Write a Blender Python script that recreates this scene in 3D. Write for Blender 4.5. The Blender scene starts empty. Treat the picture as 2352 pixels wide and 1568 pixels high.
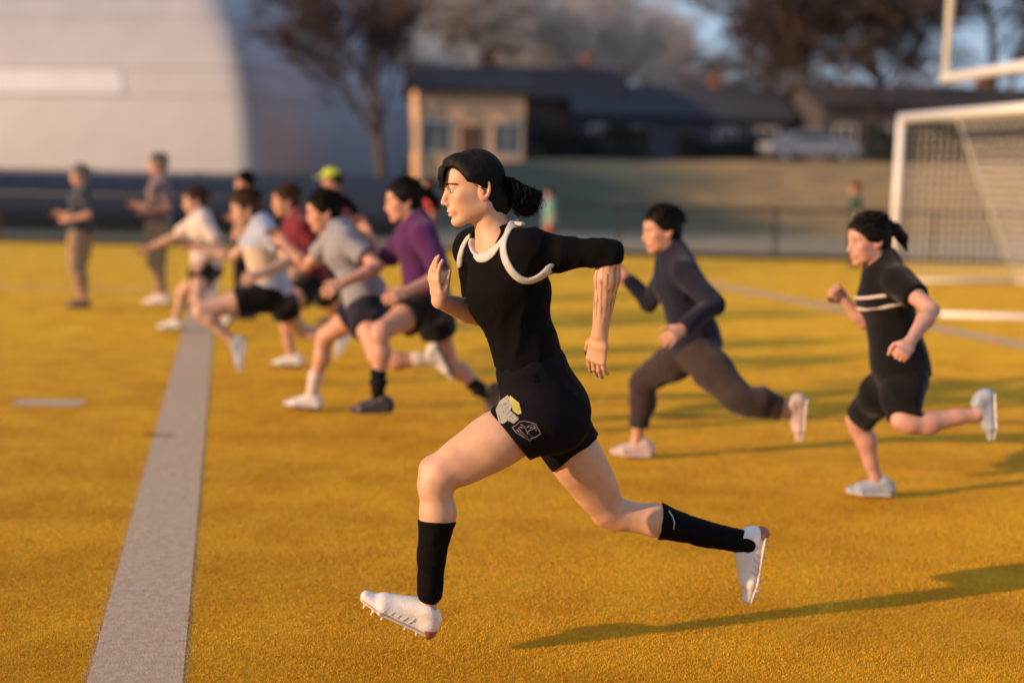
import bpy, math, random
import numpy as np
from mathutils import Vector, Matrix

# ------------------------------------------------------------------ camera, world, sun
F_PX, CX, CY = 3000.0, 1176.0, 784.0          # focal length and centre in photo pixels (2352 wide)
PITCH = math.atan((784 - 391) / F_PX); ROLL = math.radians(1.2); CAM_H = 1.58
AZ, EL = math.radians(23), math.radians(13)   # the sun stands low at the left, a little behind the camera
TO_SUN = Vector((-math.cos(AZ) * math.cos(EL), -math.sin(AZ) * math.cos(EL), math.sin(EL)))
scene = bpy.context.scene
C = scene.collection
_r0 = Vector((1, 0, 0)); _u0 = Vector((0, math.sin(PITCH), math.cos(PITCH)))
CF = Vector((0, math.cos(PITCH), -math.sin(PITCH)))
CR = _r0 * math.cos(ROLL) + _u0 * math.sin(ROLL)
CU = _u0 * math.cos(ROLL) - _r0 * math.sin(ROLL)
CAM = Vector((0, 0, CAM_H))
cam_d = bpy.data.cameras.new('camera'); cam = bpy.data.objects.new('camera', cam_d); C.objects.link(cam)
cam.matrix_world = Matrix(((CR.x, CU.x, -CF.x, CAM.x), (CR.y, CU.y, -CF.y, CAM.y), (CR.z, CU.z, -CF.z, CAM.z), (0, 0, 0, 1)))
cam_d.sensor_width = 36; cam_d.lens = F_PX / 2352 * 36; cam_d.clip_end = 2000; cam_d.clip_start = 0.05
cam_d.dof.use_dof = True; cam_d.dof.focus_distance = 4.25; cam_d.dof.aperture_fstop = 0.95
scene.camera = cam

world = bpy.data.worlds.new("World"); scene.world = world; world.use_nodes = True
wn = world.node_tree; bg = wn.nodes['Background']
sky = wn.nodes.new('ShaderNodeTexSky'); sky.sky_type = 'NISHITA'; sky.sun_disc = False
sky.sun_elevation = EL; sky.sun_rotation = math.atan2(TO_SUN.x, TO_SUN.y)
sky.air_density = 1.0; sky.dust_density = 1.8; sky.ozone_density = 4.0
veil = wn.nodes.new('ShaderNodeMix'); veil.data_type = 'RGBA'; veil.inputs[7].default_value = (2.0, 2.4, 3.15, 1)      # thin high cloud over the sky
wtc = wn.nodes.new('ShaderNodeTexCoord'); cn = wn.nodes.new('ShaderNodeTexNoise'); cn.inputs['Scale'].default_value = 2.2; cn.inputs['Detail'].default_value = 6; cm = wn.nodes.new('ShaderNodeMapping'); cm.inputs['Scale'].default_value = (1, 1, 3.5)
cr = wn.nodes.new('ShaderNodeMapRange'); cr.inputs[1].default_value = .3; cr.inputs[2].default_value = .7; cr.inputs[3].default_value = .62; cr.inputs[4].default_value = .92
wn.links.new(wtc.outputs['Generated'], cm.inputs[0]); wn.links.new(cm.outputs[0], cn.inputs['Vector']); wn.links.new(cn.outputs[0], cr.inputs[0]); wn.links.new(cr.outputs[0], veil.inputs[0])
wn.links.new(sky.outputs[0], veil.inputs[6]); wn.links.new(veil.outputs[2], bg.inputs[0]); bg.inputs[1].default_value = 0.15

sun_d = bpy.data.lights.new('sun', 'SUN'); sun_d.energy = 3.7; sun_d.angle = math.radians(0.6)
sun_d.color = (1.0, 0.63, 0.34)
sun = bpy.data.objects.new('sun', sun_d); C.objects.link(sun)
sun.rotation_euler = (-TO_SUN).to_track_quat('-Z', 'Y').to_euler(); sun.location = TO_SUN * 50

scene.render.engine = 'CYCLES'
scene.view_settings.view_transform = 'Standard'; scene.view_settings.look = 'None'
scene.view_settings.exposure = 0.66; scene.view_settings.gamma = 1.0
rng = random.Random(7); nr = np.random.RandomState(5)

# ------------------------------------------------------------------ measuring helpers
def ray(px, py):
    return (CF + CR * ((px - CX) / F_PX) + CU * (-(py - CY) / F_PX)).normalized()
def at(px, py, Y):
    r = ray(px, py); return CAM + r * (Y / r.y)
def ground(px, py, z=0.0):
    r = ray(px, py); return CAM + r * ((z - CAM_H) / r.z)

# ------------------------------------------------------------------ materials
MATS = {}
def mat(name, col, rough=0.7, var=0.0, vscale=20, bump=0.0, bscale=60, metal=0.0, sss=0.0, sheen=0.0, coat=0.0, attr=None, spec=0.5, trans=None, col2=None):
    if name in MATS: return MATS[name]
    m = bpy.data.materials.new(name); m.use_nodes = True; n = m.node_tree; b = n.nodes['Principled BSDF']
    b.inputs['Base Color'].default_value = (*col, 1); b.inputs['Roughness'].default_value = rough
    b.inputs['Metallic'].default_value = metal; b.inputs['Specular IOR Level'].default_value = spec
    tc = n.nodes.new('ShaderNodeTexCoord'); out = tc.outputs['Object']
    if sss: b.inputs['Subsurface Weight'].default_value = sss; b.inputs['Subsurface Radius'].default_value = (0.012, 0.005, 0.003); b.inputs['Subsurface Scale'].default_value = 1.0
    if sheen: b.inputs['Sheen Weight'].default_value = sheen; b.inputs['Sheen Roughness'].default_value = 0.5
    if coat: b.inputs['Coat Weight'].default_value = coat
    src = None
    if attr:
        a = n.nodes.new('ShaderNodeAttribute'); a.attribute_name = attr; src = a.outputs['Color']
    if var or col2:
        t = n.nodes.new('ShaderNodeTexNoise'); t.inputs['Scale'].default_value = vscale; t.inputs['Detail'].default_value = 5
        n.links.new(out, t.inputs['Vector'])
        if col2:
            mx = n.nodes.new('ShaderNodeMix'); mx.data_type = 'RGBA'; rm = n.nodes.new('ShaderNodeMapRange')
            rm.inputs[1].default_value = .38; rm.inputs[2].default_value = .62
            n.links.new(t.outputs[0], rm.inputs[0]); n.links.new(rm.outputs[0], mx.inputs[0])
            mx.inputs[6].default_value = (*col, 1); mx.inputs[7].default_value = (*col2, 1); src = mx.outputs[2]
        if var:
            hs = n.nodes.new('ShaderNodeHueSaturation'); mr = n.nodes.new('ShaderNodeMapRange')
            mr.inputs[1].default_value = 0.3; mr.inputs[2].default_value = 0.7
            mr.inputs[3].default_value = 1 - var; mr.inputs[4].default_value = 1 + var
            n.links.new(t.outputs[0], mr.inputs[0]); n.links.new(mr.outputs[0], hs.inputs['Value'])
            if src: n.links.new(src, hs.inputs['Color'])
            else: hs.inputs['Color'].default_value = (*col, 1)
            src = hs.outputs[0]
    if src: n.links.new(src, b.inputs['Base Color'])
    if bump:
        t = n.nodes.new('ShaderNodeTexNoise'); t.inputs['Scale'].default_value = bscale; t.inputs['Detail'].default_value = 4
        n.links.new(out, t.inputs['Vector']); bp = n.nodes.new('ShaderNodeBump'); bp.inputs['Strength'].default_value = bump
        bp.inputs['Distance'].default_value = 0.01; n.links.new(t.outputs[0], bp.inputs['Height']); n.links.new(bp.outputs[0], b.inputs['Normal'])
    MATS[name] = m
    return m

# ------------------------------------------------------------------ object helpers
def tag(o, label=None, cat=None, group=None, kind=None):
    if label: o['label'] = label
    if cat: o['category'] = cat
    if group: o['group'] = group
    if kind: o['kind'] = kind
    return o
def empty(name, loc=(0, 0, 0), rz=0):
    o = bpy.data.objects.new(name, None); C.objects.link(o); o.location = loc; o.rotation_euler = (0, 0, rz); o.empty_display_size = .1
    return o
OFFS = [(0.0, 0.0, 0.0)]            # world position of the thing being built
def mesh_obj(name, verts, faces, material, parent=None, smooth=False, colors=None):
    me = bpy.data.meshes.new(name); verts = np.asarray(verts, dtype=np.float32)
    me.from_pydata((verts - np.array(OFFS[0], dtype=np.float32)).tolist(), [], faces if isinstance(faces, list) else faces.tolist())
    if smooth: me.polygons.foreach_set('use_smooth', [True] * len(me.polygons))
    if colors is not None:
        ca = me.color_attributes.new('Col', 'FLOAT_COLOR', 'POINT')
        ca.data.foreach_set('color', np.hstack([colors, np.ones((len(colors), 1))]).astype(np.float32).ravel())
    me.materials.append(material); me.validate(); me.update()
    o = bpy.data.objects.new(name, me); C.objects.link(o)
    if parent is not None: o.parent = parent
    return o

class MB:                                     # collects shapes of ONE mesh object
    def __init__(s): s.v = []; s.f = []
    def add(s, v, f):
        n = len(s.v); s.v += [tuple(x) for x in v]; s.f += [tuple(i + n for i in q) for q in f]
    def box(s, c, size, R=None):
        hx, hy, hz = [a / 2 for a in size]; c = Vector(c)
        v = [Vector((x, y, z)) for x in (-hx, hx) for y in (-hy, hy) for z in (-hz, hz)]
        if R is not None: v = [R @ a for a in v]
        s.add([c + a for a in v], [(0, 1, 3, 2), (4, 6, 7, 5), (0, 4, 5, 1), (2, 3, 7, 6), (0, 2, 6, 4), (1, 5, 7, 3)])
    def tube(s, pts, r, n=8, cap=True):
        pts = [Vector(p) for p in pts]; rr = r if isinstance(r, (list, tuple)) else [r] * len(pts)
        rings = []; prev = None
        for i, p in enumerate(pts):
            d = (pts[min(i + 1, len(pts) - 1)] - pts[max(i - 1, 0)]).normalized()
            if prev is None: a = d.orthogonal().normalized()
            else:
                a = prev - d * prev.dot(d); a = a.normalized() if a.length > 1e-6 else d.orthogonal().normalized()
            prev = a; b = d.cross(a)
            rings.append([p + (a * math.cos(2 * math.pi * k / n) + b * math.sin(2 * math.pi * k / n)) * rr[i] for k in range(n)])
        v = [x for q in rings for x in q]; f = []
        for i in range(len(pts) - 1):
            for k in range(n):
                f.append((i * n + k, i * n + (k + 1) % n, (i + 1) * n + (k + 1) % n, (i + 1) * n + k))
        if cap: f.append(tuple(range(n - 1, -1, -1))); f.append(tuple((len(pts) - 1) * n + k for k in range(n)))
        s.add(v, f)
    def build(s, name, m, parent=None, smooth=False):
        return mesh_obj(name, s.v, s.f, m, parent, smooth)

def prism(pts, off):                          # closed outline (3-D points) pushed along a vector
    n = len(pts); v = [Vector(p) for p in pts] + [Vector(p) + Vector(off) for p in pts]
    f = [tuple(range(n - 1, -1, -1)), tuple(range(n, 2 * n))] + [(i, (i + 1) % n, n + (i + 1) % n, n + i) for i in range(n)]
    return v, f

# ------------------------------------------------------------------ implicit body modelling
def V(p): return np.array([p[0], p[1], p[2]], dtype=np.float64)
def nz(v): v = np.asarray(v, float); return v / max(np.linalg.norm(v), 1e-9)
def smin(a, b, k):
    if k <= 0: return np.minimum(a, b)
    h = np.clip(.5 + .5 * (b - a) / k, 0, 1); return b + (a - b) * h - k * h * (1 - h)
class Field:
    def __init__(s): s.ops = []
    def add(s, fn, c, R, k=0.01, mode='u'): s.ops.append((fn, V(c), R, k, mode)); return s
    def rc(s, a, b, ra, rb, k=0.015, mode='u', clip=None):
        a = V(a); b = V(b); ba = b - a; L2 = max(ba @ ba, 1e-9)
        def fn(P):
            d = P - a; t = np.clip(d @ ba / L2, 0, 1)
            r = np.sqrt(((d - t[:, None] * ba) ** 2).sum(1)) - (ra + (rb - ra) * t)
            return r if clip is None else clipf(r, P, clip)
        return s.add(fn, (a + b) / 2, math.sqrt(L2) / 2 + max(ra, rb), k, mode)
    def ell(s, c, radii, ax=None, k=0.015, mode='u', clip=None):
        c = V(c); A = np.eye(3) if ax is None else np.array(ax); R = np.array(radii, float)
        def fn(P):
            q = (P - c) @ A.T; k0 = np.sqrt(((q / R) ** 2).sum(1)); k1 = np.sqrt(((q / (R * R)) ** 2).sum(1))
            r = k0 * (k0 - 1) / np.maximum(k1, 1e-6)
            return r if clip is None else clipf(r, P, clip)
        return s.add(fn, c, max(radii), k, mode)
    def seg(s, a, b, side, wa, da, wb, db, k=0.03, clip=None, mode='u'):
        a = V(a); b = V(b); ax = nz(b - a); L = np.linalg.norm(b - a); sd = V(side); sd = nz(sd - ax * (sd @ ax)); fr = np.cross(ax, sd)
        def fn(P):
            d = P - a; t0 = d @ ax; t = np.clip(t0 / L, 0, 1); w = wa + (wb - wa) * t; dd = da + (db - da) * t
            u = d @ sd; v = d @ fr; z = t0 - t * L; m = np.minimum(w, dd)
            k0 = np.sqrt((u / w) ** 2 + (v / dd) ** 2 + (z / m) ** 2); k1 = np.sqrt((u / w ** 2) ** 2 + (v / dd ** 2) ** 2 + (z / m ** 2) ** 2)
            r = np.where(k1 > 1e-6, k0 * (k0 - 1) / np.maximum(k1, 1e-6), -m)
            return r if clip is None else clipf(r, P, clip)
        return s.add(fn, (a + b) / 2, L / 2 + max(wa, da, wb, db), k, mode)
    def plane(s, p, n, k=0.0):                # keep the side opposite to n
        p = V(p); n = nz(V(n)); return s.add(lambda P: (P - p) @ n, p, 1e3, k, 'i')
    def evaluate(s, P, sel=None):
        d = np.full(len(P), 1.0)
        for i, (fn, c, R, k, mode) in enumerate(s.ops):
            if sel is not None and not sel[i]: continue
            e = fn(P)
            if mode == 'u': d = smin(d, e, k)
            elif mode == 's': d = -smin(-d, e, k)
            elif mode == 'i': d = -smin(-d, -e, k)
            elif mode == 'n': d = d + e * (d < .05)
        return d
    def __call__(s, P): return s.evaluate(np.asarray(P, float).reshape(-1, 3))
    def mesh(s, h, nb=14):
        lo = np.min([c - R for fn, c, R, k, m in s.ops if m == 'u'], 0) - 3 * h; hi = np.max([c + R for fn, c, R, k, m in s.ops if m == 'u'], 0) + 3 * h
        N = np.ceil((hi - lo) / h / nb).astype(int) * nb + 1
        G = np.full(N, 1.0, dtype=np.float32)
        cs = np.array([o[1] for o in s.ops]); Rs = np.array([o[2] for o in s.ops]); isu = np.array([o[4] == 'u' for o in s.ops]); hd = h * nb * .87
        base = np.stack(np.meshgrid(*[np.arange(nb + 1)] * 3, indexing='ij'), -1).reshape(-1, 3) * h
        for i in range(0, N[0] - 1, nb):
            for j in range(0, N[1] - 1, nb):
                for k in range(0, N[2] - 1, nb):
                    o = lo + np.array([i, j, k]) * h; ctr = o + h * nb / 2
                    dist = np.sqrt(((cs - ctr) ** 2).sum(1)) - Rs
                    sel = dist < hd + .035
                    if not (sel & isu).any(): continue
                    G[i:i + nb + 1, j:j + nb + 1, k:k + nb + 1] = s.evaluate(base + o, sel).reshape(nb + 1, nb + 1, nb + 1)
        return surface_nets(G, lo, h)
def clipf(r, P, clip):
    for p, n in clip: r = np.maximum(r, (P - p) @ n)
    return r
def surface_nets(G, lo, h):
    S = G < 0; c8 = [(a, b, c) for a in (0, 1) for b in (0, 1) for c in (0, 1)]
    sl = lambda A, o: A[o[0]:A.shape[0] - 1 + o[0], o[1]:A.shape[1] - 1 + o[1], o[2]:A.shape[2] - 1 + o[2]]
    cnt = sum(sl(S, o).astype(np.int8) for o in c8); act = (cnt > 0) & (cnt < 8)
    idx = np.argwhere(act); ID = np.full(act.shape, -1, dtype=np.int64); ID[act] = np.arange(len(idx))
    acc = np.zeros((len(idx), 3)); n = np.zeros(len(idx))
    val = {o: G[idx[:, 0] + o[0], idx[:, 1] + o[1], idx[:, 2] + o[2]].astype(float) for o in c8}
    for o in c8:
        for ax in range(3):
            if o[ax]: continue
            q = list(o); q[ax] = 1; a = val[o]; b = val[tuple(q)]; cr = (a < 0) != (b < 0)
            t = np.where(cr, a / np.where(cr, a - b, 1), 0); p = np.tile(np.array(o, float), (len(idx), 1)); p[:, ax] += t
            acc += p * cr[:, None]; n += cr
    verts = lo + (idx + acc / n[:, None]) * h
    faces = []
    for ax in range(3):
        u, v = (ax + 1) % 3, (ax + 2) % 3
        a = np.take(S, range(S.shape[ax] - 1), ax); b = np.take(S, range(1, S.shape[ax]), ax)
        e = np.argwhere(a != b); e = e[(e[:, u] > 0) & (e[:, v] > 0) & (e[:, u] < act.shape[u]) & (e[:, v] < act.shape[v])]
        if not len(e): continue
        def g(du, dv): q = e.copy(); q[:, u] += du; q[:, v] += dv; return ID[q[:, 0], q[:, 1], q[:, 2]]
        Q = np.stack([g(-1, -1), g(0, -1), g(0, 0), g(-1, 0)], 1)
        ins = S[e[:, 0], e[:, 1], e[:, 2]]; Q[~ins] = Q[~ins][:, ::-1]
        faces.append(Q[(Q >= 0).all(1)])
    return verts, np.concatenate(faces)

def wrinkle(field, amp, freq, seed=0, axis=None):
    r = np.random.RandomState(seed); K = [(nz(r.randn(3)) * freq * f, r.rand() * 6.28, a) for f, a in ((.5, 1), (.8, .8), (1.2, .6), (1.9, .35), (2.6, .25))]
    ax = None if axis is None else nz(V(axis))
    def fn(P):
        Q = P if ax is None else P - np.outer(P @ ax, ax) * .65
        w = np.zeros(len(P)); warp = .4 * np.sin(P[:, 2] * freq * .4 + seed)
        for k, ph, a in K: w += a * np.sin(Q @ k + ph + warp)
        return np.abs(w) * amp - amp
    field.add(fn, (0, 0, 0), 1e3, 0, 'n')

# ---- body pieces -------------------------------------------------
def head_axes(yaw, pitch, tilt=0.0, facing=-1):
    """yaw > 0 turns the face to the camera (-Y), pitch > 0 looks down"""
    F = V((facing * math.cos(yaw) * math.cos(pitch), -math.sin(yaw) * math.cos(pitch), -math.sin(pitch)))
    S = nz(np.cross((0, 0, 1), F)); U = np.cross(F, S)
    if tilt: U, S = U * math.cos(tilt) + S * math.sin(tilt), S * math.cos(tilt) - U * math.sin(tilt)
    return np.array([F, U, S])
def head_ops(f, c, A, s=1.0, fine=True):
    c = V(c); g = lambda x, y, z: c + s * (x * A[0] + y * A[1] + z * A[2])
    E = lambda p, r, k=.012, mode='u', ax=A: f.ell(g(*p), [q * s for q in r], ax, k * s, mode)
    E((-.006, .026, 0), (.084, .082, .072)); E((.028, -.030, 0), (.058, .080, .055), .02)
    E((.040, .040, 0), (.050, .052, .056), .02)
    for z in (-1, 1):
        f.rc(g(-.018, -.055, .050 * z), g(.055, -.098, .018 * z), .017 * s, .015 * s, .022 * s)
        E((.055, -.022, .043 * z), (.024, .020, .018), .016)
    E((.066, -.101, 0), (.019, .017, .022), .016)
    E((.074, .022, 0), (.012, .012, .040), .02)
    f.rc(g(.076, .020, 0), g(.1020, -.034, 0), .0105 * s, .0098 * s, .016 * s)
    E((.101, -.040, 0), (.011, .0085, .011), .006)
    for z in (-1, 1): E((.018, -.040, .046 * z), (.046, .050, .018), .02)
    E((.076, -.062, 0), (.016, .026, .028), .014)
    if fine:
        for z in (-1, 1):
            E((.092, -.043, .012 * z), (.010, .007, .0065), .005)
            E((.093, -.003, .034 * z), (.010, .009, .013), .010, 's')
            E((.0690, .0055, .031 * z), (.0165, .0085, .0160), .004); E((.0685, -.0135, .031 * z), (.0150, .0070, .0150), .004)
        E((.0880, -.0665, 0), (.0075, .0050, .021), .005); E((.0845, -.0795, 0), (.0080, .0062, .018), .005)
        E((.0945, -.0728, 0), (.009, .0020, .019), .002, 's')
        E((.088, -.0895, 0), (.008, .0045, .022), .006, 's')
        E((.099, -.049, .007), (.004, .0025, .0028), .001, 's')
    for z in (-1, 1):
        B = np.array([nz(A[0] * .93 + z * A[2] * -.38), A[1], nz(A[2] * .93 + z * A[0] * .38)])
        t = .22; B2 = np.array([B[0] * math.cos(t) + B[1] * math.sin(t), B[1] * math.cos(t) - B[0] * math.sin(t), B[2]])
        E((-.020, -.006, .076 * z), (.0195, .035, .009), .005, ax=B2)
        if fine:
            E((-.019, -.002, .0850 * z), (.0125, .026, .0090), .003, 's', ax=B2)
            E((-.014, -.012, .079 * z), (.005, .009, .004), .003, ax=B2)
    return g

def arm_frame(a, b): return nz(V(b) - V(a))
def hand_ops(f, w, d, n, th, s=1.0, curl=.5, spread=.12, fist=False, var=(0, .08, -.04, .1), tsp=1.0):
    """w wrist, d direction to the knuckles, n palm normal (fingers curl towards n), th side of the thumb"""
    w = V(w); d = nz(d); n = V(n); n = nz(n - d * (n @ d)); t = np.cross(d, n); t = t if t @ V(th) > 0 else -t
    k = .004 * s
    f.seg(w - d * .01 * s, w + d * .03 * s, t, .027 * s, .018 * s, .036 * s, .0155 * s, .012 * s)
    f.seg(w + d * .03 * s, w + d * .082 * s, t, .036 * s, .0155 * s, .039 * s, .0125 * s, .012 * s)
    for i, (off, L) in enumerate(((.029, .074), (.010, .083), (-.010, .077), (-.028, .060))):
        p = w + (d * (.086 - abs(off) * .25) + t * off) * s; ang = (curl * (1 + var[i]) if not fist else 1.35); r = .0088 * s
        side = t * (off / .03) * spread
        cur = 0.0
        for j, fr in enumerate((.45, .30, .25)):
            cur += ang * (1, .9, .7)[j]
            q = p + nz(d * math.cos(cur) + n * math.sin(cur) + side * (1 - fist)) * L * fr * s
            f.rc(p, q, r, r * .9, k); p = q; r *= .9
    p = w + (t * .026 + n * .010 + d * .018) * s
    q = p + nz(t * .75 * tsp + d * .75 + n * .35) * .036 * s; f.rc(p, q, .0135 * s, .0105 * s, .010 * s)
    q2 = q + nz(t * (.1 if fist else .35 * tsp) + d * .8 + n * (.9 if fist else .35)) * .030 * s; f.rc(q, q2, .0105 * s, .009 * s, k)
    q3 = q2 + nz(d * .8 + n * (.9 if fist else .4) - t * (.5 if fist else -.1)) * .024 * s; f.rc(q2, q3, .009 * s, .0075 * s, k)

def limb_arm(f, sh, el, wr, g, k=.02, upto=1.0):
    f.rc(sh, V(sh) + (V(el) - V(sh)) * .45, .052 * g, .043 * g, k)
    f.rc(V(sh) + (V(el) - V(sh)) * .4, el, .043 * g, .036 * g, k)
    m = V(el) + (V(wr) - V(el)) * .3
    f.rc(el, m, .036 * g, .040 * g, .012); f.rc(m, wr, .040 * g, .025 * g, .015)
def limb_leg(f, hp, kn, an, g, fwd, k=.03, o=0.0, part=2, clip=None):
    hp, kn, an = V(hp), V(kn), V(an); fwd = V(fwd)
    a = nz(kn - hp); fw = nz(fwd - a * (fwd @ a))
    f.rc(hp + a * .02, hp + (kn - hp) * .45 + fw * .006, .090 * g + o, .081 * g + o, k, clip=clip)
    f.rc(hp + (kn - hp) * .4 + fw * .006, kn - a * .03, .082 * g + o, .058 * g + o, k, clip=clip)
    f.rc(kn - a * .02, kn + nz(an - kn) * .03, .056 * g + o, .052 * g + o, .02, clip=clip)
    if part < 2 and clip: return
    f.ell(kn + fw * .022 * g, (.034 * g + o, .034 * g + o, .034 * g + o), None, .02, clip=clip)
    b = nz(an - kn); bk = fwd - b * (fwd @ b); bk = -nz(bk)
    f.rc(kn + b * .02, kn + (an - kn) * .35 + bk * .014 * g, .050 * g + o, .054 * g + o, .02, clip=clip)
    f.rc(kn + (an - kn) * .33 + bk * .014 * g, kn + (an - kn) * .75, .054 * g + o, .036 * g + o, .02, clip=clip)
    f.rc(kn + (an - kn) * .7, an, .037 * g + o, .032 * g + o, .015, clip=clip)
def foot_frame(ank, heel, toe):
    ank, heel, toe = V(ank), V(heel), V(toe); d = nz(toe - heel); n = ank - heel; n = nz(n - d * (n @ d)); return d, n, np.cross(d, n)

def torso_ops(f, pel, wst, chest, neckb, hs, ss, g=1.0, o=0.0, shl=None, k=.04, breast=0.0):
    ms = nz(nz(V(hs)) + nz(V(ss)))
    pel, wst, chest, neckb = V(pel), V(wst), V(chest), V(neckb)
    ax = nz(wst - pel)
    f.seg(pel - ax * .03, pel + ax * .06, hs, .150 * g + o, .108 * g + o, .146 * g + o, .104 * g + o, k)
    f.seg(pel + ax * .05, wst, hs, .145 * g + o, .100 * g + o, .122 * g + o, .088 * g + o, k)
    f.seg(wst, chest, ms, .122 * g + o, .088 * g + o, .152 * g + o, .108 * g + o, k)
    f.seg(chest, chest + (neckb - chest) * .62, ss, .152 * g + o, .106 * g + o, .125 * g + o, .078 * g + o, k)
    f.rc(chest + (neckb - chest) * .62, neckb, .078 * g + o, .058 * g + o, k)
    if shl is not None:
        for q in shl:
            f.rc(neckb - (neckb - chest) * .12, q, .050 * g + o, .052 * g + o, .03)

# ---- strands (hair) ----------------------------------------------
def strands(lines, r, name, m, parent, n=4):
    """lines: array (S, T, 3); tapered tubes in one mesh"""
    L = np.asarray(lines, float); S, T, _ = L.shape
    d = np.gradient(L, axis=1); d /= np.maximum(np.linalg.norm(d, axis=2, keepdims=True), 1e-9)
    up = np.array([.3, .5, .81]); a = np.cross(d, up); a /= np.maximum(np.linalg.norm(a, axis=2, keepdims=True), 1e-9); b = np.cross(d, a)
    t = np.linspace(0, 1, T); prof = (1 - t ** 4) * .9 + .1; rr = (np.asarray(r).reshape(-1, 1) * prof)[:, :, None]
    rings = np.stack([L + (a * math.cos(2 * math.pi * q / n) + b * math.sin(2 * math.pi * q / n)) * rr for q in range(n)], 2)
    v = rings.reshape(-1, 3); i = np.arange(S)[:, None, None] * T * n; j = np.arange(T - 1)[None, :, None] * n; q = np.arange(n)[None, None, :]
    A0 = i + j + q; A1 = i + j + (q + 1) % n; f = np.stack([A0, A1, A1 + n, A0 + n], -1).reshape(-1, 4)
    return mesh_obj(name, v, f, m, parent, True)
# ------------------------------------------------------------------ people
SKIN = mat('skin', (.55, .33, .23), .52, var=.09, vscale=22, bump=.08, bscale=400, sss=.08, attr='Col')
EYE = mat('eyeball', (.8, .8, .8), .15, attr='Col')
def fabric(name, col, sheen=.15, rough=.85, bump=.25): return mat(name, col, rough, var=.08, vscale=35, bump=bump, bscale=220, sheen=sheen, spec=.06)
HAIR_M = {}
def hairm(name, col): return mat(name, col, .6, var=.3, vscale=90, spec=.14)

def paint(verts, base, blobs):
    c = np.tile(np.array(base, float), (len(verts), 1))
    for ctr, R, col, st in blobs:
        w = np.clip(1 - np.linalg.norm((verts - V(ctr)), axis=1) / R, 0, 1) ** .8 * st
        c = c * (1 - w[:, None]) + np.array(col) * w[:, None]
    return c

def shoe_parts(ank, heel, toe, g, leg_dir, parent, upper_m, sole_m, h, studs=False, lace_m=None):
    d, n, w = foot_frame(ank, heel, toe); heel, toe, ank = V(heel), V(toe), V(ank); L = np.linalg.norm(toe - heel)
    f = Field(); ball = heel + d * L * .68
    f.seg(heel + d * .03 * g + n * .030 * g, ball + n * .026 * g, w, .031 * g, .028 * g, .041 * g, .025 * g, .02)
    f.seg(ball + n * .026 * g, toe - d * .026 * g + n * .021 * g, w, .041 * g, .025 * g, .026 * g, .018 * g, .015)
    f.rc(heel + d * .032 * g + n * .05 * g, heel + d * .045 * g + n * .085 * g, .036 * g, .036 * g, .02)
    f.rc(heel + d * .07 * g + n * .075 * g, ball + n * .035 * g, .036 * g, .028 * g, .02)
    f.plane(heel + n * .008 * g, -n, .004)
    ld = nz(V(leg_dir)); top = heel + d * .045 * g + n * .100 * g
    f.plane(top, n * .85 - d * .5, .004)
    v, q = f.mesh(h); up = mesh_obj('shoe', v, q, upper_m, parent, True)
    f = Field()
    f.seg(heel + d * .025 * g + n * .010 * g, ball + n * .008 * g, w, .036 * g, .011 * g, .046 * g, .009 * g, .01)
    f.seg(ball + n * .008 * g, toe - d * .02 * g + n * .012 * g, w, .046 * g, .009 * g, .028 * g, .008 * g, .01)
    if studs:
        for x, y in ((.05, -.02), (.05, .02), (.09, -.022), (.09, .022), (.17, -.034), (.17, .034), (.205, -.036), (.205, .036), (.235, -.02), (.235, .022)):
            p = heel + d * x * L / .27 + w * y; f.rc(p + n * .002, p - n * .009, .0060, .0045, .004)
    v, q = f.mesh(h * .9); mesh_obj('sole', v, q, sole_m, up, True)
    if lace_m is not None:
        mb = MB()
        for i in range(6):
            c = heel + d * L * (.42 + .055 * i) + n * (.083 - .0075 * i) * g
            mb.tube([c - w * .019 - n * .006, c + n * .001, c + w * .019 - n * .006], .0022, 5)
        mb.build('laces', lace_m, up, True)
    return up

def solve(parent, px, py, length, sign):
    """joint seen at (px, py), one bone length from its parent; sign picks nearer (-) or farther (+)"""
    Yp = parent[1]; best = None
    for i in range(61):
        Y = Yp + sign * i * .005; p = at(px, py, Y); e = abs((p - Vector(parent)).length - length)
        if best is None or e < best[0] - 1e-5: best = (e, p)
    return V(best[1])

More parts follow.
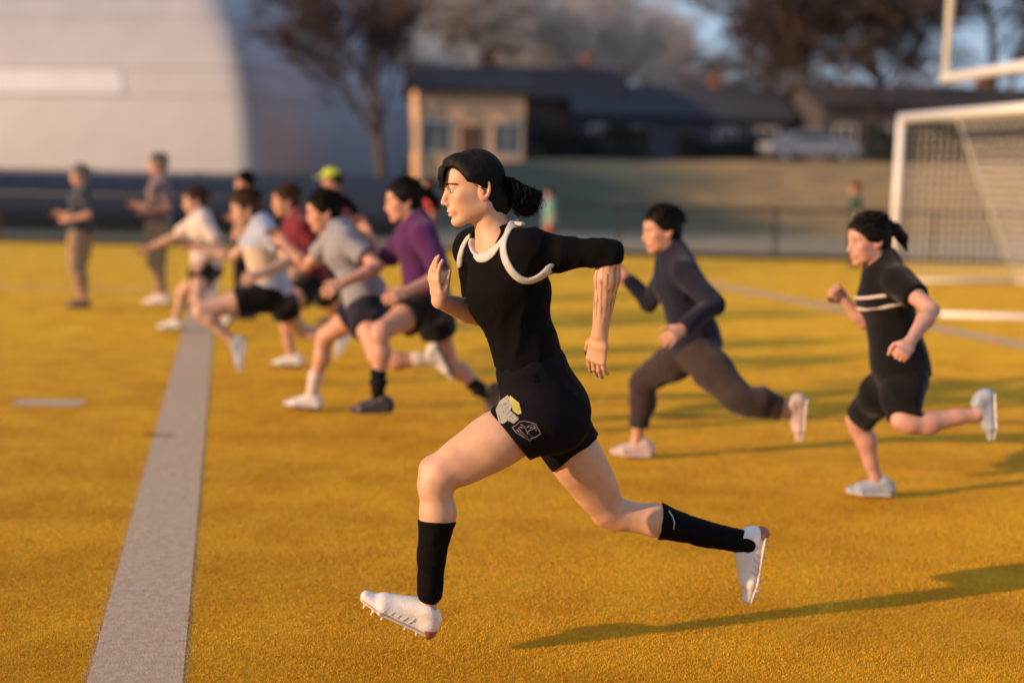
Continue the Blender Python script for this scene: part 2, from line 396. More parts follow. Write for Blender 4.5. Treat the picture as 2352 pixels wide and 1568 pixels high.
def skeleton(D, J, g, hs, facing):
    A = lambda k: V(at(J[k][0], J[k][1], D + (J[k][2] if len(J[k]) > 2 else 0)))
    neck = A('neck'); pel = A('pelvis'); W = .165 * g; Hh = .085 * g
    shn = A('sh_n') if 'sh_n' in J else neck + V((.03, -W, -.06)); shf = A('sh_f') if 'sh_f' in J else neck + V((-.03, W, -.06))
    ss = nz(shf - shn); hv = V(hs) if hs is not None else V((.15, 1, 0))
    hipn = pel - nz(hv) * Hh - V((0, 0, .03)); hipf = pel + nz(hv) * Hh - V((0, 0, .03))
    fwd = V((facing, 0, 0))
    limbs = {}
    for s_, hip, sgn in (('n', hipn, -1), ('f', hipf, 1)):
        kn = solve(hip, *J['kn_' + s_][:2], .43 * g, J['kn_' + s_][2] if len(J['kn_' + s_]) > 2 else sgn)
        an = solve(kn, *J['an_' + s_][:2], .42 * g, J['an_' + s_][2] if len(J['an_' + s_]) > 2 else 0)
        to = V(at(*J['toe_' + s_], an[1] + .01)); he = V(at(*J['heel_' + s_], an[1]))
        he = to + nz(he - to) * .265 * g if np.linalg.norm(he - to) > .12 else to + nz(he - to + V((0, .4, 0))) * .265 * g
        limbs[s_] = (hip, kn, an, he, to)
    arms = {}
    for s_, sh, sgn in (('n', shn, -1), ('f', shf, 1)):
        el = solve(sh, *J['el_' + s_][:2], .28 * g, J['el_' + s_][2] if len(J['el_' + s_]) > 2 else sgn * .5)
        wr = solve(el, *J['wr_' + s_][:2], .25 * g, J['wr_' + s_][2] if len(J['wr_' + s_]) > 2 else -sgn * .5)
        arms[s_] = (sh, el, wr)
    return A, neck, pel, shn, shf, ss, hv, fwd, limbs, arms

def person(label, D, J, skin=(.52, .31, .22), hair='black', shirt=None, shorts=None, sleeve=.8, leg_cover=.45, shoe=None, sole=None, socks=None, g=1.0,
           h=.009, cat='person', group=None, cap=None, ponytail=False, headyaw=.25, headpitch=.12, facing=-1, fist=(False, False), hs=None, extra=None, name='person', cuff=None, air=False):
    D0_ = D
    for _it in range(8):
        K_ = skeleton(D, J, g, hs, facing); zlow = min(l[i][2] for l in K_[8].values() for i in (3, 4))
        if abs(zlow - .010) < .003 or (air and zlow > .01): break
        D += (zlow - .010) * D / CAM_H
    A, neck, pel, shn, shf, ss, hv, fwd, limbs, arms = K_
    ax = nz(neck - pel); fw = nz(fwd - ax * (fwd @ ax))
    wst = pel + (neck - pel) * .38 + fw * .005; chest = pel + (neck - pel) * .68 + fw * .015; nb = neck
    HA = head_axes(headyaw, headpitch, facing=facing); hc = A('head')
    zmin = min(l[3][2] for l in limbs.values())
    base = (float(pel[0]), float(pel[1]), max(0.0, float(min(zmin, min(l[4][2] for l in limbs.values())))))
    root = empty(name, base); tag(root, label, cat, group); OFFS[0] = base
    # body
    f = Field(); torso_ops(f, pel, wst, chest, nb, hv, ss, g, 0, (shn, shf))
    hb = hc - .065 * g * HA[1] - .025 * g * HA[0]
    f.rc(nb - (nb - chest) * .1, hb, .056 * g, .054 * g, .03)
    head_ops(f, hc, HA, g, fine=h < .0075)
    for s_ in 'nf':
        limb_arm(f, *arms[s_], g); sh, el, wr = arms[s_]; dd = nz(wr - el)
        hand_ops(f, wr + dd * .005, dd, nz(np.cross(dd, (0, 1, 0))) * (1 if s_ == 'n' else 1) * .3 + V((0, 1 if s_ == 'n' else -1, 0)), (facing, 0, .3), g, .45, fist=fist[0 if s_ == 'n' else 1])
        hip, kn, an, he, to = limbs[s_]; limb_leg(f, hip, kn, an, g, (facing, 0, .2))
        d, n, w = foot_frame(an, he, to); f.rc(an, he + d * .045 * g + n * .05 * g, .032 * g, .030 * g, .01); f.rc(he + d * .04 * g + n * .04 * g, to - d * .085 * g + n * .024 * g, .022 * g, .015 * g, .01)
    v, q = f.mesh(h)
    gl = lambda x, y, z: hc + g * (x * HA[0] + y * HA[1] + z * HA[2])
    dark = tuple(c * .25 for c in skin)
    blobs = [(gl(.03, -.03, .05), .045, (skin[0] * 1.0, skin[1] * .72, skin[2] * .7), .5), (gl(.097, -.068, 0), .022, (.38, .13, .11), .8)]
    for z in (-1, 1): blobs += [(gl(.088, .022, .03 * z), .016, dark, .8), (gl(.083, .000, .034 * z), .012, dark, .8)]
    body = mesh_obj('body', v, q, SKIN, root, True, paint(v, skin, blobs))
    # hair
    hm = hair if not isinstance(hair, str) else hairm('hair_' + hair, {'black': (.012, .010, .009), 'brown': (.06, .032, .018), 'grey': (.22, .2, .18)}[hair])
    f = Field(); o = .012
    f.ell(gl(-.018, .032, 0), [(.096 + o) * g, (.088 + o) * g, (.076 + o) * g], HA)
    f.ell(gl(-.06, -.035, 0), [.055 * g, .06 * g, .062 * g], HA, .03)
    f.ell(gl(.082, -.050, 0), [.075 * g, .110 * g, .12 * g], HA, .008, 's'); f.ell(gl(.02, -.065, 0), [.05 * g, .075 * g, .12 * g], HA, .01, 's')
    f.plane(gl(-.02, -.085, 0), -HA[1] * .9 + HA[0] * .5, .01)
    if ponytail:
        p0 = gl(-.11, .03, 0); pts = [p0, gl(-.15, .035, 0), gl(-.19, -.01, 0), gl(-.205, -.07, .01)]
        for i, r in enumerate((.022, .032, .026)): f.rc(pts[i], pts[i + 1], r * g, (.032, .028, .008)[i] * g, .015)
    wrinkle(f, .004, 70, int(D * 3), HA[0]); v, q = f.mesh(max(h, .006)); hr = mesh_obj('hair', v, q, hm, root, True)
    rs = np.random.RandomState(int(D * 100)); S_ = []                      # tousled locks lifted by the run
    for i in range(260 if not cap else 0):
        a0 = rs.uniform(.15, 2.9); z0 = rs.normal(0, .75); c0 = np.array((-.018 + .100 * math.cos(a0) * math.cos(z0), .032 + .096 * math.sin(a0) * math.cos(z0 * .8), .084 * math.sin(z0)))
        dn = (c0 - np.array((-.018, .032, 0))); dn = dn / np.linalg.norm(dn); dv = np.array((-.9, -.35 if c0[0] < 0 else .1, rs.normal(0, .35))); dv = dv - dn * (dv @ dn) * .8; Ls = rs.uniform(.03, .085); b0 = rs.uniform(0, .022)
        S_.append([gl(*(c0 + dv * t * Ls + dn * (b0 * math.sin(t * 2.6)) + np.array((0, .004 * math.sin(t * 7 + i), 0)))) for t in np.linspace(0, 1, 7)])
    if S_: strands(S_, rs.uniform(.0022, .0042, len(S_)) * g, 'hair_locks', hm, hr, 3)
    if cap:
        f = Field(); f.ell(gl(-.012, .045, 0), [.112 * g, .085 * g, .092 * g], HA); f.plane(gl(0, .035, 0), -HA[1], .004)
        f.seg(gl(.06, .048, 0), gl(.165, .035, 0), HA[2], .06 * g, .012, .05 * g, .009, .01)
        v, q = f.mesh(.006); mesh_obj('cap', v, q, cap, root, True)
    # shirt
    if shirt:
        f = Field(); torso_ops(f, pel, wst, chest, nb, hv, ss, g, .020, (shn, shf)); f.seg(wst, pel + ax * .01 + fw * .01, hv, .142 * g, .112 * g, .168 * g, .132 * g, .03)
        f.ell(nb + nz(hb - nb) * .05 + fw * .02, (.075 * g,) * 3, None, .006, 's')
        pl = pel - ax * .045 * g; 
        f.plane(pl, -ax, .006)
        for s_ in 'nf':
            sh, el, wr = arms[s_]; e = sh + (el - sh) * min(sleeve, 1.0)
            nn = nz(el - sh) if sleeve <= 1 else nz(wr - el); pe = e if sleeve <= 1 else el + (wr - el) * (sleeve - 1)
            if sleeve <= .05: continue
            f.rc(sh, e, .069 * g, .066 * g if sleeve <= 1 else .055 * g, .025, clip=[(pe, nn)] if sleeve <= 1 else None)
            if sleeve > 1: f.rc(el, pe, .055 * g, .044 * g, .01)
        wrinkle(f, .0048, 34, int(D * 10), ax); v, q = f.mesh(h); mesh_obj('shirt', v, q, shirt, root, True)
    if shorts:
        f = Field()
        f.seg(pel - ax * .04, pel + ax * .05, hv, .165 * g, .118 * g, .155 * g, .112 * g, .03, clip=[(pel + ax * .07 * g, ax)])
        for s_ in 'nf':
            hip, kn, an, he, to = limbs[s_]; a = nz(kn - hip)
            if leg_cover <= 1: cl = [(hip + (kn - hip) * leg_cover, a)]; limb_leg(f, hip, kn, an, g, (facing, 0, .2), o=.018 + .010 * (leg_cover < .7), part=1, clip=cl)
            else: limb_leg(f, hip, kn, an, g, (facing, 0, .2), o=.022, clip=[(kn + (an - kn) * (leg_cover - 1), nz(an - kn))])
        wrinkle(f, .0045, 32, int(D * 7)); v, q = f.mesh(h); mesh_obj('shorts' if leg_cover < .8 else 'trousers', v, q, shorts, root, True)
    for s_ in 'nf':
        hip, kn, an, he, to = limbs[s_]
        if socks:
            top = an + (kn - an) * socks[1]; f = Field(); f.rc(an, an + (kn - an) * .35, .038 * g, .047 * g, .01); f.rc(an + (kn - an) * .3, top, .047 * g, .056 * g, .01, clip=[(top, nz(kn - an))])
            v, q = f.mesh(max(h * .8, .006)); mesh_obj('sock', v, q, socks[0], root, True)
        if shoe: shoe_parts(an, he, to, g, kn - an, root, shoe, sole or shoe, max(h * .7, .005))
    if extra: extra(root, dict(pel=pel, wst=wst, chest=chest, nb=nb, hv=hv, ss=ss, ax=ax, arms=arms, limbs=limbs, head=gl, HA=HA, fw=fw, g=g))
    OFFS[0] = (0.0, 0.0, 0.0)
    return root
# ---- the sharp runner in front -----------------------------------
BLACK = fabric('black_jersey', (.0045, .004, .004), .0); BLACK2 = fabric('black_shorts_cloth', (.008, .0065, .009), .0)
SOCK = fabric('black_sock', (.005, .0045, .0045), .0); WHITE_TAPE = fabric('white_piping', (.50, .48, .46), .0)
SHOE_W = mat('white_shoe_leather', (.74, .68, .62), .4, var=.06, vscale=50, bump=.15, bscale=120, coat=.1)
SOLE_W = mat('cream_shoe_sole', (.62, .50, .38), .5, var=.1, vscale=40)
def main_runner():
    D = 4.20; PW = lambda x, y, d=0.0: V(at(x, y, D + d)); g = 1.0
    pel = PW(1243, 915, 0); wst = PW(1207, 800, .01); chest = PW(1165, 665, .01); nb = PW(1145, 556, .03)
    shn = PW(1212, 585, -.13); shf = PW(1088, 572, .16); ss = nz(shf - shn); hv = V((.18, 1, 0))
    hipn = PW(1240, 958, -.09); hipf = PW(1275, 965, .115)
    kn_n = PW(1000, 1092, -.15); an_n = PW(988, 1345, -.14); he_n = PW(992, 1462, -.12); to_n = PW(820, 1374, -.13)
    kn_f = PW(1402, 1178, .27); an_f = PW(1700, 1243, .29); he_f = PW(1762, 1215, .30); to_f = PW(1722, 1412, .30)
    eln = PW(1402, 582, -.17); wrn = PW(1378, 765, -.12); elf = PW(1098, 722, .22); wrf = PW(1008, 690, .03)
    to_n = he_n + nz(to_n - he_n) * .278; to_f = he_f + nz(to_f - he_f) * .285
    hc = PW(1090, 432, .02); HA = head_axes(.20, .10, 0.0)
    base = (float(pel[0]), float(pel[1]), 0.0); root = empty('person', base); OFFS[0] = base
    tag(root, 'large foreground runner with black ponytail, black top with white piping and white boots', 'person')
    gl = lambda x, y, z: hc + x * HA[0] + y * HA[1] + z * HA[2]
    fwd = V((-1, 0, .15))
    def body_field():
        f = Field(); f.seg(pel - nz(wst - pel) * .04, pel + nz(wst - pel) * .06, hv, .158, .120, .142, .102, .04)
        f.seg(pel + nz(wst - pel) * .05, wst, hv, .138, .100, .112, .086, .04)
        ms = nz(nz(hv) + ss)
        f.seg(wst, chest, ms, .112, .086, .148, .112, .04)
        f.seg(chest, chest + (nb - chest) * .55, ss, .150, .110, .128, .082, .05)
        f.rc(chest + (nb - chest) * .5, nb, .080, .058, .04)
        f.ell(pel + V((.045, -.05, -.05)), (.096, .085, .10), None, .05); f.ell(pel + V((.045, .05, -.05)), (.096, .085, .10), None, .05)
        for q in (shn, shf): f.rc(nb - (nb - chest) * .10, q, .048, .050, .04)
        return f
    f = body_field(); hb = gl(-.030, -.065, 0)
    f.rc(nb - (nb - chest) * .12, hb, .057, .053, .035)
    f.rc(gl(-.03, -.05, .045), nb + V((-.035, -.02, -.02)), .014, .012, .02)      # neck muscle
    head_ops(f, hc, HA, 1.0, True)
    for a in ((shn, eln, wrn), (shf, elf, wrf)): limb_arm(f, *a, 1.0)
    for hp_, kn_ in ((hipn, kn_n), (hipf, kn_f)):                                  # thigh muscles and kneecap
        a_ = nz(kn_ - hp_); fr = nz(V(fwd) - a_ * (V(fwd) @ a_)); sd = np.cross(a_, fr); L_ = np.linalg.norm(kn_ - hp_); M3 = np.array([a_, fr, sd])
        f.ell(hp_ + a_ * L_ * .62 + fr * .040 - sd * .018, (.105, .035, .034), M3, .02); f.ell(hp_ + a_ * L_ * .78 + fr * .030 + sd * .030, (.055, .022, .022), M3, .015); f.ell(hp_ + a_ * L_ * .78 + fr * .030 - sd * .030, (.055, .022, .022), M3, .015)
        f.ell(hp_ + a_ * L_ * .60 - fr * .045, (.12, .035, .04), M3, .02); f.ell(kn_ + fr * .040 + a_ * .004, (.026, .016, .024), M3, .012)
    hand_ops(f, wrn + nz(wrn - eln) * .01, nz(wrn - eln) + V((-.02, 0, 0)), V((.55, .75, 0)), (-1, -.25, .0), .98, .34, .04)
    hand_ops(f, wrf, nz(PW(997, 640, 0) - PW(1010, 700, 0)) + V((0, -.15, 0)), V((.80, .55, 0)), (1, -.6, .1), .90, .26, .0, var=(.15, 0, .1, .25), tsp=.25)
    limb_leg(f, hipn, kn_n, an_n, 1.02, fwd); limb_leg(f, hipf, kn_f, an_f, 1.02, fwd)
    for an, he, to in ((an_n, he_n, to_n), (an_f, he_f, to_f)):
        d, n, w = foot_frame(an, he, to); f.rc(an, he + d * .045 + n * .05, .031, .028, .01); f.rc(he + d * .04 + n * .04, to - d * .085 + n * .024, .021, .014, .01)
    v, q = f.mesh(.0036); bodyF = f
    skin = (.56, .315, .195); dk = (.10, .055, .04)
    bl = [(gl(.050, -.034, .055), .040, (.58, .27, .20), .35), (gl(.10, -.035, 0), .022, (.54, .25, .19), .5), (gl(.097, -.0670, 0), .013, (.40, .14, .12), .9), (gl(.0925, -.0800, 0), .013, (.46, .17, .14), .9),
          (gl(.094, -.0730, 0), .005, (.10, .03, .03), .9), (gl(-.02, -.002, .085), .03, (.58, .22, .15), .5), (gl(-.015, -.008, .080), .013, (.30, .09, .06), .8), (gl(.05, -.095, .03), .045, (.42, .27, .20), .3),
          (kn_n, .09, (.55, .27, .19), .45), (kn_f, .10, (.55, .25, .18), .5), (gl(.104, -.046, .008), .005, (.1, .04, .03), .9)]
    for z in (-1, 1):
        bl += [(gl(.080 - .004 * i, .021 + .002 * math.sin(i), z * (.014 + .0065 * i)), .008, dk, .9) for i in range(6)]
        bl += [(gl(.084, .004, z * (.024 + .004 * i)), .0045, dk, .5) for i in range(5)]
    c = paint(v, skin, bl)
    a = nz(wrn - eln); d = v - eln; t = d @ a; L = np.linalg.norm(wrn - eln); near = (np.linalg.norm(d - t[:, None] * a, axis=1) < .07) & (t > .01) & (t < L * .92)
    b = np.cross(a, V((0, 1, 0))); phi = np.arctan2(d @ b, d @ nz(np.cross(a, b)))           # tattooed forearm: branching stems
    pat = np.sin(phi * 13 + 1.6 * np.sin(t * 26)) + .6 * np.sin(phi * 21 - t * 30 + 2 * np.sin(t * 60)) + .35 * np.sin(t * 120 + phi * 5)
    w = np.clip((pat - .35) * 2, 0, 1) * near * np.clip((L * .9 - t) * 20, 0, 1) * .62
    c = c * (1 - w[:, None]) + np.array((.055, .045, .045)) * w[:, None]
    mesh_obj('body', v, q, SKIN, root, True, c)
    # brows and lashes
    def onface(u, s_, f0=.13):
        p = gl(f0, u, s_)
        for _ in range(80):
            d = bodyF(p)[0]
            if d < .0004: break
            p = p - HA[0] * max(d * .7, .0003)
        return p
    for z in (-1, 1):
        L_ = []
        for i in range(46):
            s0 = .013 + .036 * i / 45; u0 = .016 + .005 * math.sin(i / 45 * 2.6) + nr.uniform(-.0016, .0016); a = onface(u0, z * s0); b = onface(u0 + .002 - .003 * i / 45, z * (s0 + .006))
            L_.append([a + (b - a) * t + HA[0] * .0006 for t in np.linspace(0, 1, 5)])
        strands(L_, np.full(len(L_), .0009), 'eyebrow', hairm('hair_black', (.006, .005, .0045)), root)
    # eyes
    for z in (-1, 1):
        f = Field(); ec = gl(.0735, -.0035, .031 * z); f.ell(ec, (.0122,) * 3); v, q = f.mesh(.0016); look = nz(HA[0] + HA[2] * -.05 * z)
        an_ = (v - ec) @ look / .0122; col = np.where((an_ > .90)[:, None], (.01, .01, .01), np.where((an_ > .74)[:, None], (.09, .07, .05), (.40, .36, .33)))
        mesh_obj('eye', v, q, EYE, root, True, col)
    # hair: cap, fringe, ponytail
    hm = hairm('hair_black', (.007, .006, .0055))
    f = Field(); f.ell(gl(-.006, .030, 0), [.094, .092, .085], HA); f.ell(gl(-.052, -.040, 0), [.052, .062, .062], HA, .03)
    f.rc(gl(.072, .078, .0), gl(.103, .030, -.008), .027, .010, .035); f.ell(gl(.094, .045, -.022), [.017, .036, .030], HA, .012); f.rc(gl(.05, .085, .03), gl(.02, .045, .068), .028, .018, .03)
    f.ell(gl(.088, -.045, .050), [.070, .118, .090], HA, .006, 's'); f.ell(gl(.022, -.062, .07), [.050, .084, .06], HA, .012, 's'); f.ell(gl(.085, -.06, -.045), [.066, .085, .090], HA, .006, 's')
    f.ell(gl(-.018, -.014, .088), [.023, .040, .030], HA, .006, 's'); f.plane(gl(-.03, -.080, 0), -HA[1] * .8 + HA[0] * .6, .01)
    f.rc(gl(-.070, .000, 0), gl(-.098, -.004, 0), .040, .024, .02)
    f.rc(gl(-.112, -.006, .0), gl(-.140, -.016, .004), .014, .015, .012); f.rc(gl(-.140, -.016, .004), gl(-.156, -.060, .008), .016, .014, .012); f.ell(gl(-.078, -.052, 0), [.040, .045, .050], HA, .02)
    wrinkle(f, .0015, 120, 4, HA[0] * .7 - HA[1] * .5); v, q = f.mesh(.0032); hair = mesh_obj('hair', v, q, hm, root, True)
    r = np.random.RandomState(3); S = []; T = 14
    for i in range(900):                                  # combed strands from the parting back to the tie
        a0 = r.uniform(-.06, .075); z0 = r.normal(0, .018); z1 = (1 if r.rand() < .7 else -1) * r.uniform(.2, 1.0)
        P0 = np.array((a0, .12, z0)); P1 = np.array((-.104, -.002 + r.normal(0, .008), z1 * .012)); pts = []
        for t in np.linspace(0, 1, T):
            m = P0 * (1 - t) + P1 * t; m = m + np.array((.0, -.030 * max(0, .5 - a0 * 4) * 0, z1 * .11)) * math.sin(math.pi * t) * .95 + np.array((.03, -.055 * abs(z1) * .8, 0)) * math.sin(math.pi * t) * (1 if a0 > 0 else .4)
            c0 = np.array((-.006, .030, 0)); dd = (m - c0) / np.array((.0950, .0930, .0862)); k = np.linalg.norm(dd)
            if t < .86: m = c0 + (m - c0) / k * (1.010 + r.normal(0, .003))
            pts.append(gl(*m))
        S.append(pts)
    strands(S, r.uniform(.0009, .0016, len(S)), 'hair_strands', hm, hair)
    S = []
    for i in range(320):                                  # fringe falling to the brow, side lock sweeping to the ear
        if i < 200:
            z0 = r.uniform(-.04, .03); P = [(.055, .104, z0 * .6), (.092, .080, z0), (.106 + r.normal(0, .002), .048, z0 * 1.1), (.102 + r.normal(0, .004), .014 + r.normal(0, .010), z0 * 1.2 - .004)]
        else:
            u = r.rand(); P = [(.045, .106, .012), (.062 - .014 * u, .086, .048), (.034, .046 + .018 * u, .079), (-.004, .024 + .018 * u, .0875)]
        P = np.array(P); tt = np.linspace(0, 3, T); L_ = np.array([np.interp(tt, range(4), P[:, k]) for k in range(3)]).T
        for _ in range(2): L_[1:-1] = (L_[:-2] + L_[1:-1] * 2 + L_[2:]) / 4
        S.append([gl(*x) for x in L_])
    strands(S, r.uniform(.0010, .0018, len(S)), 'fringe', hm, hair)
    S = []; T = 26
    for i in range(900):
        u = np.clip(r.normal(0, 1), -1.5, 1.5); w_ = np.clip(r.normal(0, 1), -1.5, 1.5); sp = r.uniform(.45, 1.05); ph = r.rand() * 6.28; am = r.uniform(.004, .016); wf_ = r.uniform(1.4, 4.2); end = r.uniform(.55, 1.2)
        K = np.array([(-.098, -.002, 0), (-.125, .004, .004), (-.152, -.012, .008), (-.166, -.045, .012), (-.166, -.078, .014), (-.158, -.100, .012)])
        off = np.array([.3, .9, 1.3, 1.4, 1.25, .7]) * .027; tt = np.linspace(0, 5 * min(end, 1), T); L_ = []
        for t in tt:
            k = [np.interp(t, range(6), K[:, c_]) for c_ in range(3)]; o_ = np.interp(t, range(6), off)
            wv = am * math.sin(ph + t * wf_) * min(t, 1.2)
            L_.append(gl(k[0] + u * o_ * .75 * sp + wv, k[1] + u * o_ * .35 * (1 if t < 2.5 else -.2) + wv * .6 + w_ * o_ * .2, k[2] + w_ * o_ * .9 + wv * .5))
        S.append(L_)
    strands(S, r.uniform(.0010, .0020, len(S)), 'ponytail', hm, hair)
    mb = MB(); mb.tube([gl(-.106, -.003 + .019 * math.cos(a), .019 * math.sin(a)) for a in np.linspace(0, 6.29, 17)], .005, 6, False); mb.build('hair_tie', SOCK, hair, True)
    # shirt
    ax = nz(nb - pel)
    def shirt_field():
        f = Field(); o = .011
        f.seg(pel + nz(wst - pel) * .015, wst, hv, .151 + o, .115 + o, .114 + o + .004, .088 + o, .04)
        ms = nz(nz(hv) + ss)
        f.seg(wst, chest, ms, .115 + o, .088 + o, .148 + o, .112 + o, .04); f.seg(chest, chest + (nb - chest) * .55, ss, .150 + o, .110 + o, .128 + o, .084 + o, .05)
        f.rc(chest + (nb - chest) * .5, nb, .080 + o, .062 + o, .04)
        for q in (shn, shf): f.rc(nb - (nb - chest) * .10, q, .055 + o, .062 + o, .04)
        f.ell(shn, (.082, .078, .085), None, .03)
        e = shn + (eln - shn) * .45; f.rc(shn, e, .072, .054, .03)
        f.rc(e, eln + V((.000, 0, .004)), .050, .042, .02, clip=[(PW(1400, 606, -.17), V((.12, 0, -1)))])
        f.rc(shn + (eln - shn) * .86 + V((0, 0, -.01)), eln + V((-.002, 0, -.038)), .036, .044, .02, clip=[(PW(1400, 604, -.17), V((.16, 0, -1)))])
        e = shf + (elf - shf) * .72; f.rc(shf, e, .062, .050, .02, clip=[(e, nz(elf - shf))])
        f.rc(eln + V((.004, 0, -.020)), eln + V((-.008, .004, -.10)), .036, .040, .002, 's')
        hem = PW(1222, 872, 0); f.plane(hem, V(CU) * -.97 + V(CR) * -.24 * -1 * -1, .006)
        f.ell(nb + V((-.042, -.045, .012)), (.066, .075, .060), None, .006, 's'); f.rc(nb, nb + nz(hb - nb) * .1, .070, .066, .006, 's')
        return f
    sf = shirt_field(); wf = shirt_field(); wrinkle(wf, .0032, 58, 11, ax + V((.5, 0, 0)))
    v, q = wf.mesh(.0042); mesh_obj('shirt', v, q, BLACK, root, True)
    def hit(f, px, py, y0=-.42):
        r_ = V(ray(px, py)); p = V(CAM) + r_ * ((D + y0) / r_[1]); best = (9, p)
        for _ in range(90):
            d = f(p)[0]
            if d < best[0]: best = (d, p)
            if d < .0006: return p
            p = p + r_ * max(d * .7, .0004)
            if p[1] > D + .5: break
        return best[1]
    def smooth(P, n=60):
        P = np.array(P, float); t = np.linspace(0, len(P) - 1, n); idx = np.arange(len(P)); L_ = np.stack([np.interp(t, idx, P[:, k]) for k in range(P.shape[1])], 1)
        for _ in range(4): L_[1:-1] = (L_[:-2] + 2 * L_[1:-1] + L_[2:]) / 4
        return L_
    def tape(px_pts, r_, extra3=None, pre3=None):
        P = [hit(sf, x, y) for x, y in smooth(px_pts, 40)]; P = [p for p in P if p is not None]
        if pre3 is not None: P = list(pre3) + P
        if extra3 is not None: P += list(extra3)
        P = smooth(P, 70); rr = [r_ * min(1, .45 + .12 * min(i, len(P) - 1 - i)) for i in range(len(P))]; m = MB(); vs = []; fs = []; n_ = 12; e_ = .003
        G = np.stack([sf(P + np.eye(3)[k_] * e_) - sf(P - np.eye(3)[k_] * e_) for k_ in range(3)], 1); G /= np.maximum(np.linalg.norm(G, axis=1, keepdims=True), 1e-9)
        T_ = np.gradient(P, axis=0); T_ /= np.linalg.norm(T_, axis=1, keepdims=True)
        for i, p in enumerate(P):
            s_ = nz(np.cross(T_[i], G[i])); vs += [p + G[i] * .0015 + s_ * rr[i] * 1.18 * math.cos(a) + G[i] * .0068 * math.sin(a) for a in np.linspace(0, 2 * math.pi, n_, endpoint=False)]
        for i in range(len(P) - 1): fs += [(i * n_ + j, i * n_ + (j + 1) % n_, (i + 1) * n_ + (j + 1) % n_, (i + 1) * n_ + j) for j in range(n_)]
        fs += [tuple(range(n_ - 1, -1, -1)), tuple((len(P) - 1) * n_ + j for j in range(n_))]; mesh_obj('piping', vs, fs, WHITE_TAPE, root, True)
    tape([(1083, 548), (1084, 566), (1092, 584), (1104, 593), (1118, 591), (1134, 578), (1150, 560), (1166, 536), (1178, 518), (1187, 507)], .0142)
    tape([(1202, 516), (1192, 514), (1180, 520), (1168, 532), (1157, 552), (1155, 574), (1161, 598), (1173, 620), (1187, 636), (1203, 645), (1222, 645), (1243, 634), (1260, 620), (1268, 609)], .0142, extra3=[PW(1279, 598, .02), PW(1276, 580, .06)])
    tape([(1082, 541), (1072, 552), (1063, 570), (1058, 590), (1056, 612)], .0105)
    # shorts
    f = Field(); wx = nz(wst - pel); o = .014
    def shorts_field():
        f = Field()
        f.seg(pel - wx * .05, pel + wx * .09, hv, .158 + o, .118 + o, .134 + o, .103 + o, .04, clip=[(pel + wx * .135, wx)])
        f.ell(pel + V((.045, -.05, -.05)), (.096 + o, .09 + o, .10 + o), None, .05); f.ell(pel + V((.045, .05, -.05)), (.096 + o, .085 + o, .10 + o), None, .05)
        h1 = PW(1167, 990, -.1); f.rc(hipn, hipn + (kn_n - hipn) * .34, .108, .100, .03, clip=[(h1, V(CR) * -.76 + V(CU) * -.62)])
        h2 = PW(1322, 1036, .19); f.rc(hipf, hipf + (kn_f - hipf) * .36, .108, .100, .03, clip=[(h2, V(CR) * .62 + V(CU) * -.78)])
        return f
    sh = shorts_field(); w2 = shorts_field(); wrinkle(w2, .0032, 50, 5, V((-.6, 0, 1))); v, q = w2.mesh(.0042); shorts = mesh_obj('shorts', v, q, BLACK2, root, True)
    # crests printed on the near leg of the shorts
    PALE = fabric('pale_print', (.34, .31, .27), .1); YEL = fabric('yellow_print', (.42, .38, .10), .1); DIM = fabric('pinkish_grey_print', (.24, .18, .17), .1); INK = fabric('dark_print', (.05, .045, .045), .1)
    def patch(poly, m, name, lift=.0022, n=7):
        c = np.mean(poly, 0); rings = [[c]] ; vs = []; fs = []; N = 40; per = []
        seg_ = [(np.array(poly[i]), np.array(poly[(i + 1) % len(poly)])) for i in range(len(poly))]; tot = sum(np.linalg.norm(b_ - a_) for a_, b_ in seg_)
        for i in range(N):
            t = tot * i / N
            for a_, b_ in seg_:
                l = np.linalg.norm(b_ - a_)
                if t <= l: per.append(a_ + (b_ - a_) * t / l); break
                t -= l
        for j in range(n + 1):
            for p2 in per:
                x, y = c + (p2 - c) * (j + .001) / n; h_ = hit(w2, x, y); vs.append(h_ - V(ray(x, y)) * lift)
        for j in range(n):
            for i in range(N): fs.append((j * N + i, (j + 1) * N + i, (j + 1) * N + (i + 1) % N, j * N + (i + 1) % N))
        return mesh_obj(name, vs, fs, m, shorts, True)
    def lines(px_lines, m, r_, name):
        mb = MB()
        for L_ in px_lines:
            P = [hit(w2, x, y) for x, y in L_]; mb.tube([Vector(p - V(ray(*xy)) * .002) for p, xy in zip(P, L_)], r_, 5)
        return mb.build(name, m, shorts, True)
    k = lambda x, y: (1150 / 2500 * 2352 + x * 350 / 2195 * .9408, 900 * .9408 + y * 350 / 2195 * .9408)
    patch([k(560, 400), k(640, 520), k(600, 640), k(740, 760), k(650, 840), k(560, 790), k(500, 840), k(430, 830), k(375, 620), k(440, 490)], PALE, 'crest')
    patch([k(595, 405), k(735, 520), k(775, 680), k(720, 700), k(640, 640), k(585, 480)], YEL, 'crest_corner', .0030)
    lines([[k(480, 480), k(560, 620), k(640, 760)], [k(440, 560), k(500, 660), k(560, 790)], [k(520, 450), k(620, 620)], [k(400, 600), k(430, 720), k(450, 810)], [k(450, 520), k(530, 640), k(600, 800)], [k(560, 450), k(650, 640), k(710, 760)], [k(540, 520), k(500, 560)], [k(570, 580), k(530, 620)], [k(600, 640), k(555, 690)], [k(640, 700), k(590, 740)], [k(660, 560), k(720, 620)]], INK, .0011, 'crest_lettering')
